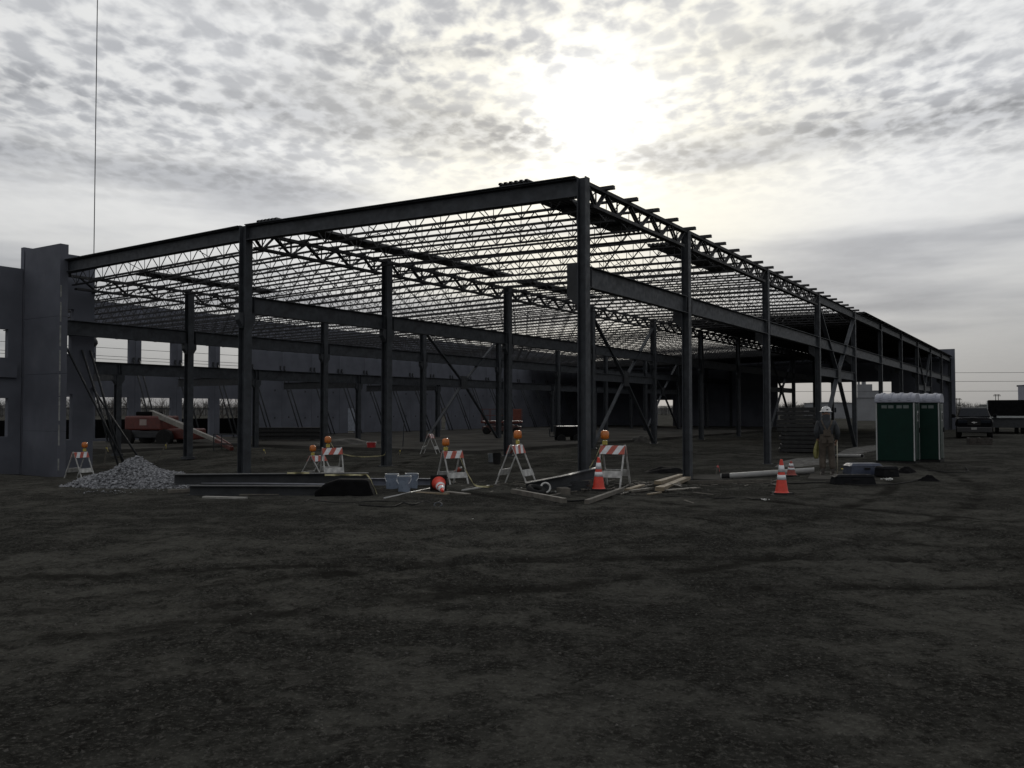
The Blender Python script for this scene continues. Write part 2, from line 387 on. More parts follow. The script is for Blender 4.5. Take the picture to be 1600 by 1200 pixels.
# joist girders and roof edge
def girder(L, npan, x0):
    mb = MB(); D = .56
    for y in (-.05, .05):
        mb.box(0, L, y-.04, y+.04, -.09, 0); mb.box(.25, L-.25, y-.04, y+.04, -D, -D+.08)
    xs = [x0+i*1.3845 for i in range(npan)]
    nodes = [.06]+[x for x in xs if .3 < x < L-.3]+[L-.06]
    for a, b in zip(nodes[:-1], nodes[1:]):
        m = (a+b)/2 if b-a > .8 else None
        if m is None: continue
        m = max(.3, min(L-.3, m))
        for (p, q) in ((a, m), (m, b)):
            z0, z1 = (-.05, -D+.04) if q == m else (-D+.04, -.05)
            for y in (-.035, .035): mb.bar((p, y, z0), (q, y, z1), .035, .05, (0, 1, 0))
        mb.bar((m, 0, -D+.04), (m, 0, -.05), .03, .03, (0, 1, 0))
    return mb
g0 = girder(B1-.2, 5, 1.03).mesh('joist_girder', JOIST); g1m = girder(B-.2, 6, 1.28).mesh('joist_girder', JOIST)
for row, l in (('A', 0), ('B', LB), ('C', LC)):
    for k in range(10):
        if row == 'C' and k == 0:
            mb = girder(B1-1.2, 4, .4); part('joist_girder', mb, JOIST, frame, (1.1, l, ZT['C'])); continue
        if row == 'A' and k >= 3:
            mb = MB(); mb.ibeam((.12, 0, -.21), (B-.12, 0, -.21), .2, .40); part('roof_beam', mb, STEEL, frame, (rk(k), 0, ZT['A'])); continue
        link('joist_girder', g0 if k == 0 else g1m, frame, (rk(k)+.1, l, ZT[row]))
mb = MB(); mb.ibeam((0, .13, 6.975), (0, LB-.15, 7.185), .26, .44, .022, .014); mb.bar((-.02, .13, 7.213), (-.02, LB-.15, 7.423), .36, .022)
part('edge_beam', mb, STEEL, frame)
mb = MB(); mb.ibeam((0, LB+.15, 7.19), (0, 21.42, 7.06), .26, .43, .022, .014); mb.bar((-.02, LB+.15, 7.42), (-.02, 21.42, 7.29), .36, .022)
part('edge_beam', mb, STEEL, frame)
# roof joists, every one of its own
def joist(L, D, npan, stub):
    mb = MB()
    for y in (-.032, .032):
        mb.box(y-.022, y+.022, -stub, L+.02, -.055, 0); mb.box(y-.02, y+.02, .35, L-.35, -D, -D+.045)
    mb.box(-.07, .07, -stub, .14, -.088, -.056); mb.box(-.07, .07, L-.12, L+.02, -.088, -.056)
    st = (L-.3)/npan
    for i in range(npan):
        a = .15+i*st; m = a+st/2; b = a+st
        mb.bar((0, a, -.04), (0, min(max(m, .38), L-.38), -D+.03), .022, .022, (1, 0, 0)); mb.bar((0, min(max(m, .38), L-.38), -D+.03), (0, b, -.04), .022, .022, (1, 0, 0))
        mb.bar((0, m, -D+.03), (0, m, -.04), .016, .016, (1, 0, 0))
    return mb.mesh('joist', JOIST)
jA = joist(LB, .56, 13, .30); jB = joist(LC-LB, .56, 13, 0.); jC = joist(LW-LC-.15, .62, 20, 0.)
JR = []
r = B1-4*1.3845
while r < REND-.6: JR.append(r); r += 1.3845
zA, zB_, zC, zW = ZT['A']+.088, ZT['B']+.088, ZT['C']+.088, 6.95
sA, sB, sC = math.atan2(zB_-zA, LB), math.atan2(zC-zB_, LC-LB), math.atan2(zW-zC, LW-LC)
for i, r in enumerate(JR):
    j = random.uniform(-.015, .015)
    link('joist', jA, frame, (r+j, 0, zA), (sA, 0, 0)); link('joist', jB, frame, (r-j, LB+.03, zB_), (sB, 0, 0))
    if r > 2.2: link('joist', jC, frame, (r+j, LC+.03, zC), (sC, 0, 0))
# bridging between the joists
def zroof(l): return np.interp(l, (0, LB, LC, LW), (zA, zB_, zC, zW))
for l in (LB*.33, LB*.67, LB+11.45*.33, LB+11.45*.67, LC+18.8*.25, LC+18.8*.5, LC+18.8*.75):
    mb = MB(); z = float(zroof(l)); D = .53
    for a, b in zip(JR[:-1], JR[1:]):
        if l > LC and a < 2.2: continue
        mb.bar((a, l, z-.04), (b, l, z-D), .02, .02); mb.bar((a, l, z-D), (b, l, z-.04), .02, .02)
    part('bridging', mb, JOIST, frame)
# cross braces in two bays of each row
for l, ztop, w in ((0, 6.6, .225), (LB, 6.75, .285), (LC, 6.55, .285)):
    for k in (3, 7):
        r0, r1 = rk(k), rk(k+1); rm = (r0+r1)/2; zm = 3.55
        o = MB()
        for (p, q) in (((r0+w/2, ztop), (rm, zm)), ((r1-w/2, ztop), (rm, zm)), ((r0+w/2, -.15), (rm, zm)), ((r1-w/2, -.15), (rm, zm))):
            for s in (-.045, .045): o.bar((p[0], s, p[1]), (q[0], s, q[1]), .07, .10, (0, 1, 0))
        br = part('cross_brace', o, STEEL, frame, (0, l, 0))
        st = MB(); st.ibeam((r0+w/2, 0, zm), (r1-w/2, 0, zm), .16, .42); part('strut', st, STEEL, br)
        gp = MB(); gp.box(rm-.32, rm+.32, -.11, .11, zm-.42, zm+.42); part('gusset_plate', gp, STEELB, br)
# metal deck already laid over the far bays
def deck(r0, r1, l0, l1):
    mb = MB(); p = .2; n = int((l1-l0)/p)
    for i in range(n):
        a = l0+i*p; z = float(zroof(a))+.006; z2 = float(zroof(a+p))+.006
        mb.add([(x, y, zz_) for x in (r0, r1) for y, zz_ in ((a, z), (a+.06, z), (a+.08, z+.04), (a+.18, z+.04), (a+p, z2))],
               [(j, j+1, j+6, j+5) for j in range(4)])
    o = part('roof_deck', mb, DECK, frame); so_ = o.modifiers.new('solid', 'SOLIDIFY'); so_.thickness = .003; so_.offset = 1
deck(33.2, REND-.2, -.35, LB); deck(62.0, REND-.2, LB+.1, LC); deck(66.0, REND-.2, LC+.1, LW-.2)
# bundles of roof deck lying on the joists
def bundle(r0, L, l0, wd, n, label):
    z = float(zroof(l0+wd/2)); sl_ = sA if l0 < LB else (sB if l0 < LC else sC)
    t = thing('deck_bundle', label, 'deck bundle', W(r0, l0+wd/2, z+.006), ANG, 'bundles of metal deck on the roof'); t.rotation_euler = (Matrix.Rotation(ANG, 3, 'Z') @ Matrix.Rotation(sl_, 3, 'X')).to_euler()
    me = None
    for i in range(n):
        mb = MB(); sh = random.uniform(-.08, .08)
        if me is None:
            ys = np.arange(-wd/2, wd/2, .15)
            for y in ys:
                mb.add([(x, yy, zz_) for x in (0, L) for yy, zz_ in ((y, 0), (y+.05, 0), (y+.07, .038), (y+.13, .038), (y+.15, 0), (y+.15, .012), (y+.135, .05), (y+.065, .05), (y+.045, .012), (y, .012))],
                       [(j, (j+1) % 10, (j+1) % 10+10, j+10) for j in range(10)]+[(0, 1, 8, 9), (1, 2, 7, 8), (2, 3, 6, 7), (3, 4, 5, 6), (10, 19, 18, 11), (11, 18, 17, 12), (12, 17, 16, 13), (13, 16, 15, 14)])
            me = mb.mesh('deck_sheet', DECK)
        link('deck_sheet', me, t, (sh, 0, i*.016))
    sp = MB()
    for x in (L*.25, L*.75): sp.box(x-.02, x+.02, -wd/2-.01, wd/2+.01, n*.016+.042, n*.016+.05)
    part('strap', sp, STEELB, t)
bundle(-.18, 6.7, 1.35, .9, 4, 'bundle of corrugated metal deck on the roof edge beside the corner column')
bundle(8.9, 6.5, 1.35, .9, 4, 'bundle of corrugated metal deck on joists above the second wall column')
bundle(-.18, 6.7, 10.1, .9, 4, 'bundle of corrugated metal deck on the edge beam by the ridge column')
bundle(6.5, 6.2, 9.9, .9, 4, 'bundle of corrugated metal deck end to end behind the ridge column bundle')
bundle(3.0, 6.6, 20.9, .9, 4, 'bundle of corrugated metal deck on joists near the concrete pillar')
bundle(14.5, 6.6, 10.0, .9, 4, 'bundle of corrugated metal deck deep inside along the ridge row')

# ------------------------------------------------------------------ concrete walls
def wall_mesh(L, z0, z1, th, holes=()):
    """upright slab along +x, thickness along +y, real openings (x0,x1,z0,z1)"""
    xs = sorted({0, L, *[h[0] for h in holes], *[h[1] for h in holes]}); zs = sorted({z0, z1, *[h[2] for h in holes], *[h[3] for h in holes]})
    xs = [x for x in xs if 0 <= x <= L]; zs = [z for z in zs if z0 <= z <= z1]
    nx_, nz_ = len(xs)-1, len(zs)-1
    def solid(i, j):
        if i < 0 or j < 0 or i >= nx_ or j >= nz_: return False
        x, z = (xs[i]+xs[i+1])/2, (zs[j]+zs[j+1])/2
        return not any(h[0] < x < h[1] and h[2] < z < h[3] for h in holes)
    V = {}; mb = MB()
    def v(i, j, s):
        if (i, j, s) not in V: V[(i, j, s)] = len(mb.v); mb.v.append((xs[i], s*th, zs[j]))
        return V[(i, j, s)]
    def f(*q): mb.f.append(q); mb.m.append(0)
    for i in range(nx_):
        for j in range(nz_):
            if not solid(i, j): continue
            f(v(i, j, 0), v(i+1, j, 0), v(i+1, j+1, 0), v(i, j+1, 0)); f(v(i, j, 1), v(i, j+1, 1), v(i+1, j+1, 1), v(i+1, j, 1))
            if not solid(i-1, j): f(v(i, j, 0), v(i, j+1, 0), v(i, j+1, 1), v(i, j, 1))
            if not solid(i+1, j): f(v(i+1, j, 0), v(i+1, j, 1), v(i+1, j+1, 1), v(i+1, j+1, 0))
            if not solid(i, j-1): f(v(i, j, 0), v(i, j, 1), v(i+1, j, 1), v(i+1, j, 0))
            if not solid(i, j+1): f(v(i, j+1, 0), v(i+1, j+1, 0), v(i+1, j+1, 1), v(i, j+1, 1))
    return mb
PW = 3.175
far = thing('concrete_wall', 'long row of tilt-up concrete panels beyond the steel frame', 'wall', W(0, LW, 0), ANG)
li_ = MB(); li_.box(-.07, .07, -.012, -.001, -.07, .07); li_me = li_.mesh('lift_insert', STEELB)
r0 = 16.59-2*PW; i = 0
pm = {}
while r0 < REND-.5:
    wd = min(PW, REND-.02-r0)-.018
    holes = ()
    key = 'plain'
    if i < 5: holes = ((.42, 2.72, 4.85, 6.45), (.42, 2.72, .0, 2.62)); key = 'win'
    elif r0 < 37.1 < r0+PW: holes = ((36.7-r0, 37.6-r0, -.14, 1.98),); key = 'd1'
    elif r0 < 50.6 < r0+PW: holes = ((49.9-r0, 50.85-r0, -.14, 1.98),); key = 'd2'
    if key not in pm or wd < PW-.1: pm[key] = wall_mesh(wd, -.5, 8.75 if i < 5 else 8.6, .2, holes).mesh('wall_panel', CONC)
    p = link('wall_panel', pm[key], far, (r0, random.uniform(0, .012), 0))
    for ix, iz in ((.7, 1.2), (2.45, 1.2), (.7, 3.3), (2.45, 3.3)):
        if key == 'plain': link('lift_insert', li_me, p, (ix, 0, iz+random.uniform(-.05, .05)))
    if key == 'win':
        mb = MB(); mb.box(.42, 2.72, .06, .13, 1.86, 1.93); part('window_bar', mb, STEELB, p)
    if key == 'd1':
        mb = MB(); mb.box(36.72-r0, 37.58-r0, .02, .07, .0, 1.96); part('door', mb, mat('door_grey', (.22, .24, .28), .6, .2, 5.), p)
    r0 += PW; i += 1
# the end wall across the far end
endw = thing('concrete_wall', 'concrete end wall with wide opening at far end of steel frame', 'wall', W(REND, -.45, 0), ANG+PI/2)
segs = [(0, 6.1, ()), (6.12, 12.2, ((0, 6.08, -.5, 4.8),)), (12.22, 18.15, ((0, 5.93, -.5, 4.8),)), (18.17, 24.3, ()), (24.32, 30.6, ()), (30.62, 36.7, ((.25, 2.35, -.16, 3.0),)), (36.72, 42.43, ())]
for a, b, h in segs:
    z1 = 8.05
    part('wall_panel', wall_mesh(b-a, -.5 if not (h and h[0][2] == -.5) else 4.8, z1, .25, () if (h and h[0][2] == -.5) else h), CONC, endw, (a, -.25, 0))
mb = MB(); mb.box(-.14, .38, -.42, 0, -.45, .55); part('pilaster_base', mb, CONC, endw, (0, -.25, 0))
# wing wall at the left with a standing pillar panel
wing = thing('concrete_wall', 'dark concrete wing wall with window openings beside the tall pillar', 'wall', W(-16, 23.72, 0), ANG)
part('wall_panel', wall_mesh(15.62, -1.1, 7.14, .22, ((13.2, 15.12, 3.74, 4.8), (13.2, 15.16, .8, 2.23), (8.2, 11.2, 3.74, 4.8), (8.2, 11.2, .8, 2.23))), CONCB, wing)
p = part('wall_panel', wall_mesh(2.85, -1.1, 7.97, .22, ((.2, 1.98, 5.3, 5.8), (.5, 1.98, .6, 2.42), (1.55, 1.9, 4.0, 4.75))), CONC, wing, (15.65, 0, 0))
mb = MB(); mb.box(-.2, 16, -.14, 0, 3.0, 3.5); part('ledge', mb, CONCB, wing, (-.6, 0, 0))
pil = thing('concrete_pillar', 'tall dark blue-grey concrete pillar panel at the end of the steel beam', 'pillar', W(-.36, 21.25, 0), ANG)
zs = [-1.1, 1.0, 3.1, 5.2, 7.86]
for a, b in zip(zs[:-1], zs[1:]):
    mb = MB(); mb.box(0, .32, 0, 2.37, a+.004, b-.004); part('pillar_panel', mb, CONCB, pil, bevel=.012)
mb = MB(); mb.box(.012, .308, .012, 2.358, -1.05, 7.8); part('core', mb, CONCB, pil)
mb = MB()
for z in np.arange(-.4, 6.6, .9): mb.box(.02, .07, -.02, -.001, z, z+random.uniform(.3, .86))
part('joint_filler', mb, mat('joint_foam', (.20, .205, .20), .7, .3, 6.), pil)

# wall braces, pairs at every panel joint
bm_ = MB()
zt_, lt = 5.1, 2.35
bm_.tube([(0, 0, 0), (0, 2.32, 5.27)], .05, 8)
bm_me = bm_.mesh('pole', STEELB, True)
sh_ = MB(); sh_.box(-.09, .09, -.14, .1, -.03, .06); sh_me = sh_.mesh('foot_shoe', STEELB)
hd_ = MB(); hd_.box(-.06, .06, -.03, .04, -.12, .16); hd_me = hd_.mesh('head_bracket', STEELB)
bl_ = 'steel pipe brace propping the far wall of concrete panels'
for n in range(21):
    rr = 16.59-PW+n*PW
    for s in (-.2, .2):
        if rr+s > REND-1: continue
        t = thing('wall_brace', bl_, 'brace', W(rr+s, LW-2.36+random.uniform(-.05, .05), -.15), ANG, 'pipe braces propping the far wall')
        link('pole', bm_me, t); link('foot_shoe', sh_me, t); link('head_bracket', hd_me, t, (0, 2.3, 5.25))
for (r_, z_, r2, l2, lab) in ((1.2, 4.45, 3.1, 22.2, 'pipe brace leaning on the wing wall, first beside the pillar'), (1.95, 4.2, 2.8, 22.3, 'pipe brace leaning on the wing wall beside its free edge'), (2.3, 4.2, 3.2, 22.6, 'pipe brace at the free edge of the wing wall'), (2.4, 2.7, 3.9, 22.2, 'low pipe brace from the free edge of the wing wall')):
    a = W(r_, 23.66, z_); b = W(r2, l2); b.z = float(tz(b.x, b.y))
    t = thing('wall_brace', lab, 'brace', b, 0)
    mb = MB(); mb.tube([(0, 0, 0), a-b], .042, 8); part('pole', mb, STEELB, t, smooth=True)
    mb = MB(); mb.box(-.1, .1, -.1, .1, -.03, .05); part('foot_shoe', mb, STEELB, t)

# concrete floor slab already poured
mb = MB(); mb.box(15.5, REND-.3, 13.8, LW-.02, -.42, -.15)
struct(part('concrete_slab', mb, SLAB, None, W(0, 0, 0), (0, 0, ANG)))
mb = MB(); mb.box(7.6, 15.4, 30.2, LW-.02, -.42, -.17)
struct(part('concrete_slab', mb, SLAB, None, W(0, 0, 0), (0, 0, ANG)))
# ------------------------------------------------------------------ crane line with its ball and hook
def wpos(r, l, z): return W(r, l, z)
bp_ = at(145, 533, 50)
t = thing('crane_hook', 'crane hook block and ball hanging on a long vertical cable', 'crane hook', bp_)
mb = MB(); mb.tube([(0, 0, .2), (0, 0, 24), (0, 0, 48)], .028, 6); part('cable', mb, STEELB, t)
mb = MB(); mb.lathe([(.03, .36), (.09, .30), (.20, .22), (.27, .06), (.28, -.08), (.2, -.22), (.08, -.28), (.05, -.32)], 18); part('ball', mb, STEELB, t, smooth=True)
mb = MB(); mb.tube([(0, 0, -.3), (0, 0, -.5), (.07, 0, -.58), (.1, 0, -.68), (.04, 0, -.80), (-.06, 0, -.80), (-.11, 0, -.70)], [.035, .035, .04, .045, .045, .035, .015], 8); part('hook', mb, STEELB, t, smooth=True)
mb = MB(); mb.tube([(0, 0, -.8), (.02, .02, -1.1), (-.05, 0, -1.5)], .02, 6); mb.tube([(0, 0, -.8), (.08, .05, -1.15), (.05, 0, -1.45)], .02, 6); part('sling', mb, STEELB, t)

# ------------------------------------------------------------------ barricades
def stripes(mb, x0, x1, z0, z1, y, th, n=5):
    """rail as diagonal bands, alternating material 0 / 1, cut from one board"""
    L = x1-x0; H = z1-z0; sk = H*.62
    edges = [x0-sk+(L+sk)*i/n for i in range(n+1)]
    cl_ = lambda v: max(x0, min(x1, v))
    for i in range(n):
        mb.cur = i % 2
        a, b = edges[i], edges[i+1]
        # polygon between the slanted lines x=a+sk*(z-z0)/H and x=b+...
        poly = []
        for xx, z in ((a, 0), (b, 0), (b+sk, 1), (a+sk, 1)): poly.append((xx, z0+z*H))
        # clip to x0..x1
        def clip(poly, lim, keep_gt):
            out = []
            for j in range(len(poly)):
                p, q = poly[j], poly[(j+1) % len(poly)]
                pin = (p[0] >= lim) if keep_gt else (p[0] <= lim); qin = (q[0] >= lim) if keep_gt else (q[0] <= lim)
                if pin: out.append(p)
                if pin != qin: s = (lim-p[0])/(q[0]-p[0]); out.append((lim, p[1]+s*(q[1]-p[1])))
            return out
        poly = clip(clip(poly, x0, True), x1, False)
        if len(poly) > 2: mb.prism(poly, y-th/2, y+th/2)
    mb.cur = 0
def barricade(loc, rz, label, light=True, lamp_x=-.2, tilt=(0, 0), H=.95, spread=.40, sx=.28, cat='barricade', tape=False):
    t = thing('barricade', label, cat, loc, rz, 'folding barricades', rot=(tilt[0], tilt[1], rz))
    for s, nm in ((-1, 'front'), (1, 'back')):
        a = math.atan2(spread, H)
        fr = link('side_frame', None, t, (0, s*.012, H), (s*a, 0, 0))
        Lg = H/math.cos(a)
        for x in (-sx, sx):
            mb = MB(); mb.box(x-.019, x+.019, -.012, .012, -Lg-.01, 0)
            # each leg its own board
            part('leg', mb, WHITE, fr)
        mb = MB(); stripes(mb, -sx-.02, sx+.02, -.235, -.03, s*.02, .014); part('striped_rail', mb, [ORANGE, REFL], fr)
        mb = MB(); mb.box(-sx-.015, sx+.015, s*.0125 if s > 0 else -.0265, .0265 if s > 0 else -.0125, -.80, -.64); part('lower_rail', mb, WHITE, fr)
    if light:
        mb = MB(); mb.lathe([(.055, 0), (.095, .02), (.1, .06), (.1, .14), (.085, .185), (.04, .205)], 14); part('warning_lamp', mb, AMBER, t, (lamp_x, 0, H+.13), smooth=True)
        mb = MB(); mb.box(lamp_x-.055, lamp_x+.055, -.03, .03, H+.0, H+.10); mb.tube([(lamp_x, 0, H+.11), (lamp_x, 0, H+.14)], .03, 8); part('lamp_battery', mb, YELLOW, t, bevel=.01)
    return t
barricade(G(706, 758), math.radians(34), 'white A-frame barricade with orange stripes and amber lamp behind fallen cone', tilt=(0, 0))
barricade(G(806, 757), math.radians(66), 'white A-frame barricade with lamp seen side-on beside dark steel beams', lamp_x=.1)
barricade(G(958, 760), math.radians(-24), 'striped A-frame barricade with lamp just behind the standing traffic cone', lamp_x=-.2)
barricade(G(518, 748), math.radians(24), 'striped A-frame barricade with lamp and white lower board behind steel stack', lamp_x=-.12)
barricade(G(495, 741), math.radians(60), 'low leaning striped barricade half hidden behind another barricade', H=.62, spread=.42)
pb = at(124, 745, 30.5); pb.z = float(tz(pb.x, pb.y))
barricade(pb, math.radians(70), 'A-frame barricade with amber lamp between concrete pillar and gravel heap', lamp_x=.2)
barricade(G(672, 709), math.radians(78), 'small white A-frame barricade without lamp standing inside the frame', light=False)
# bent tape between barricades
def cat_pts(pts, n=8):
    P = [Vector(p) for p in pts]; out = []
    for i in range(len(P)-1):
        a, b, c, e = P[max(i-1, 0)], P[i], P[i+1], P[min(i+2, len(P)-1)]
        for j in range(n):
            s = j/n; out.append(.5*((2*b)+(c-a)*s+(2*a-5*b+4*c-e)*s*s+(3*b-a-3*c+e)*s**3))
    out.append(P[-1]); return out
def cable(name, label, pxs, r, m, cat, n=7, lift=None, seg=6):
    P = [G(x, y, (lift[i] if lift else r*.8)) for i, (x, y) in enumerate(pxs)]
    o = P[0].copy(); mb = MB(); mb.tube([p-o for p in cat_pts(P, seg)], r, n)
    return tag(part(name, mb, m, None, o, smooth=True), label, cat)
CAUT = mat('caution_tape', (.27, .245, .13), .5, .3, 9.)
def tape(label, pts):
    o = Vector(pts[0]); mb = MB(); pp = [Vector(p)-o for p in cat_pts(pts, 8)]
    vs = []
    for i, p in enumerate(pp):
        tw = .9*math.sin(i*.55); vs += [p+Vector((0, math.sin(tw)*.022, math.cos(tw)*.022)), p-Vector((0, math.sin(tw)*.022, math.cos(tw)*.022))]
    mb.add(vs, [(2*i, 2*i+1, 2*i+3, 2*i+2) for i in range(len(pp)-1)])
    ob = part('caution_tape', mb, CAUT, None, o); sd = ob.modifiers.new('solid', 'SOLIDIFY'); sd.thickness = .002
    return tag(ob, label, 'tape')
tape('sagging caution tape tied between lamp barricade and a steel column', [at(512, 683, 27.4), at(525, 703, 27.6), at(545, 711, 28.5), at(570, 713, 29.3), at(598, 711, 31.4), at(602, 706, 31.5)])
tape('caution tape hanging from lamp barricade down to the ground', [at(718, 712, 19.6), at(724, 728, 19.5), at(735, 748, 19.4), at(744, 759, 19.3), at(770, 760, 19.2)])
tape('yellow caution tape hanging beside the standing traffic cone', [at(940, 693, 19.0), at(941, 712, 18.9), at(940, 728, 18.9), at(942, 736, 18.9)])
tape('caution tape running from cone barricade to corner column', [at(938, 698, 19.1), at(930, 716, 19.3), at(921, 731, 19.6)])
# ------------------------------------------------------------------ cones
def cone(loc, label, rot=(0, 0, 0), H=.72, body=None, group='traffic cones'):
    t = thing('traffic_cone', label, 'traffic cone', loc, 0, group, rot=rot)
    mb = MB(); mb.frus((-.18, .18, -.18, .18), (-.165, .165, -.165, .165), 0, .035); part('base', mb, RUBBER, t)
    R = lambda z: .135-(.135-.028)*(z-.035)/(H-.035)
    body = body or CONE
    def ring(z0, z1, m, ex=0.): mb = MB(); mb.lathe([(R(z0)+ex, z0), (R(z1)+ex, z1)], 24); return mb
    b = MB(); b.lathe([(.15, .035), (.138, .05), (R(.06), .06), (R(H), H-.012), (R(H)*.75, H)], 24); bo = part('body', b, body, t, smooth=False)
    for z0, z1 in ((.30*H/.72, .40*H/.72), (.46*H/.72, .60*H/.72)): part('reflective_band', ring(z0, z1, REFL, .003), REFL, bo, smooth=True)
    return t
cone(G(935, 766), 'upright orange traffic cone with white bands before a striped barricade')
cone(G(1221, 773), 'upright orange traffic cone with white bands before white pipe and worker', rot=(0, 0, .3))
p = G(683, 770); cone(p+Vector((-.0, .28, .19)), 'fallen traffic cone lying with its tip outward beside buckets', rot=(math.radians(99), 0, math.radians(12)))
cone(G(1236, 745), 'small faded traffic cone standing behind the white pipe', H=.42, body=mat('faded_cone', (.22, .05, .04), .7, .3, 6.))
# orange drum leaning on the barricade
t = thing('orange_tube', 'tilted orange plastic tube resting in the lamp barricade beside the fallen cone', 'tube', G(708, 748)+Vector((0, 0, .12)), rot=(math.radians(58), 0, math.radians(40)))
mb = MB(); mb.lathe([(.085, 0), (.09, .03), (.075, .22), (.06, .38), (.035, .42)], 16); part('body', mb, mat('orange_dull', (.22, .04, .025), .55, .2, 6.), t, smooth=True)
mb = MB(); mb.lathe([(.03, .42), (.03, .47)], 12); part('white_tip', mb, WHITE, t)
# ------------------------------------------------------------------ gravel heap
pc = G(217, 757); Rx, Ry, Hh = 1.62, 1.05, .60
def heap(x, y):
    q = math.hypot(x/Rx, y/Ry); return Hh*max(0, 1-q)**.9*(1+.15*math.sin(5*x+2))
def hs():
    while True:
        a = rng.random()*2*PI; q = rng.random()**.6*1.06; x = Rx*q*math.cos(a); y = Ry*q*math.sin(a)
        return np.array([pc.x+x-.05, pc.y+y, float(tz(pc.x+x, pc.y+y))+max(heap(x, y), 0)-.01])
me = rocks(3600, hs, .022, .072, 1.8); me.materials.append(ROCK)
gh = thing('gravel_heap', 'heap of crushed grey stone in front of the barricade by the pillar', 'gravel heap', pc)
o = link('stones', me, gh, -pc); struct(o, 'stuff')
mb = MB(); nn = 28
vs = [(0, 0, Hh-.03)]; fs = []
for j in range(1, 9):
    for k in range(nn): a = 2*PI*k/nn; x, y = Rx*j/8*math.cos(a), Ry*j/8*math.sin(a); vs.append((x, y, heap(x, y)-.03))
fs += [(0, 1+k, 1+(k+1) % nn) for k in range(nn)]
fs += [(1+(j-1)*nn+k, 1+j*nn+k, 1+j*nn+(k+1) % nn, 1+(j-1)*nn+(k+1) % nn) for j in range(1, 8) for k in range(nn)]
mb.add(vs, fs); part('core', mb, ROCK, gh)
def spill():
    x = pc.x+.15+rng.normal(0, .45); y = pc.y-1.45+rng.normal(0, .28); return np.array([x, y, float(tz(x, y))+.01])
me = rocks(160, spill, .008, .024, 2.); me.materials.append(ROCK); struct(link('spilled_gravel', me), 'stuff')
# ------------------------------------------------------------------ stacked steel by the front edge
def lying(name, label, a, b, w, h, m, cat, ib=False, z=0., group=None, lift=0.):
    """a beam, board or pipe on the ground from pixel a to pixel b"""
    A, Bv = G(*a), G(*b); A.z += h/2+lift; Bv.z += h/2+lift; o = A.copy(); mb = MB()
    if ib == 'tube': mb.tube([Vector(), Bv-A], w/2, 14)
    elif ib: mb.ibeam(Vector(), Bv-A, w, h, .016, .01)
    else: mb.bar(Vector(), Bv-A, w, h)
    ob = part(name, mb, m, None, o, smooth=(ib == 'tube'))
    if not ib: bev(ob, min(w, h)*.06, 1)
    return tag(ob, label, cat, group)
LT = mat('steel_flange_grey', (.13, .135, .155), .55, .15, 4., stain=.3)
lying('steel_beam', 'dark steel beam at the bottom of the stack beside the gravel heap', (296, 772), (560, 774), .22, .20, STEELB, 'steel beam', True)
A1 = lying('steel_beam', 'pale-flanged steel beam at the front of the stack beside the gravel heap', (312, 766), (555, 770), .20, .16, LT, 'steel beam', True, lift=.03)
lying('steel_beam', 'dark steel beam topmost of the stack beside the gravel heap', (272, 767), (575, 765), .24, .22, STEELB, 'steel beam', True, lift=.16)
lying('steel_beam', 'blue-grey steel beam lying behind the two plastic buckets', (528, 758), (694, 757), .22, .17, mat('steel_bluegrey', (.085, .095, .125), .55, .15, 4.), 'steel beam', True)
def spanning(name, label, A, Bv, w, h, m, cat):
    mb = MB(); mb.ibeam(Vector(), Bv-A, w, h, .016, .01); return tag(part(name, mb, m, None, A), label, cat)
spanning('steel_beam', 'dark steel channel leaning low before the corner column', at(822, 763, 18.4), at(890, 750, 18.5), .26, .24, STEELB, 'steel beam')
spanning('steel_beam', 'grey steel channel propped up before the corner column', at(877, 752, 18.7), at(934, 738, 19.45), .16, .22, STEEL, 'steel beam')
for nm, px, py, hh, lab in (('timber', 914, 764, .2, 'wood block propping the grey steel channel'), ('timber', 880, 771, .12, 'wood block under the crossing of two steel channels')):
    mb = MB(); mb.box(-.1, .1, -.16, .16, -.03, hh); tag(part(nm, mb, WOODG, None, G(px, py), (0, 0, .3), bevel=.006), lab, 'timber')
sp_ = thing('steel_plates', 'pile of flat dark steel plates against the corner column foot', 'steel plates', G(899, 765), .25)
for k in range(5):
    mb = MB(); mb.box(-.34+random.uniform(-.08, .06), .28+random.uniform(-.08, .04), -.16, .2, k*.045-.02, k*.045+.018); part('plate', mb, STEELB, sp_, (0, 0, 0), (0, 0, random.uniform(-.15, .15)))
# black tarp heaped over the end of the stack
def lump(name, label, cat, c, sx_, sy_, sz_, m, seed=0, rz=0, fall=1.6, n=26):
    mb = MB(); g = np.linspace(-1, 1, n); X, Y = np.meshgrid(g, g)
    q = np.sqrt(X**2+Y**2); Z = np.clip(1-q**fall, 0, 1)*(.8+.55*vnoise(X*2+seed, Y*2, 1.3, seed+3))+.18*vnoise(X*3, Y*3, 1.7, seed+9)*(q < .95)
    Z = np.maximum(Z, -.04)
    vs = np.stack([X*sx_, Y*sy_, Z*sz_-.02], -1).reshape(-1, 3).tolist()
    keep = (q < 1.03)
    fs = [(i*n+j, i*n+j+1, (i+1)*n+j+1, (i+1)*n+j) for i in range(n-1) for j in range(n-1) if keep[i, j] or keep[i+1, j+1]]
    mb.add(vs, fs); o = part(name, mb, m, None, c, (0, 0, rz), smooth=True); return tag(o, label, cat)
mb = MB(); mb.prism([(-.66, -.02), (.56, -.02), (.50, .12), (.42, .335), (-.18, .345), (-.45, .26), (-.66, .10)], -.22, .22)
tag(part('black_tarp', mb, BLACK, None, G(541, 775)+Vector((0, .2, 0)), (0, 0, .04), bevel=.04), 'black tarp wrapped over the end of the steel stack', 'tarp')
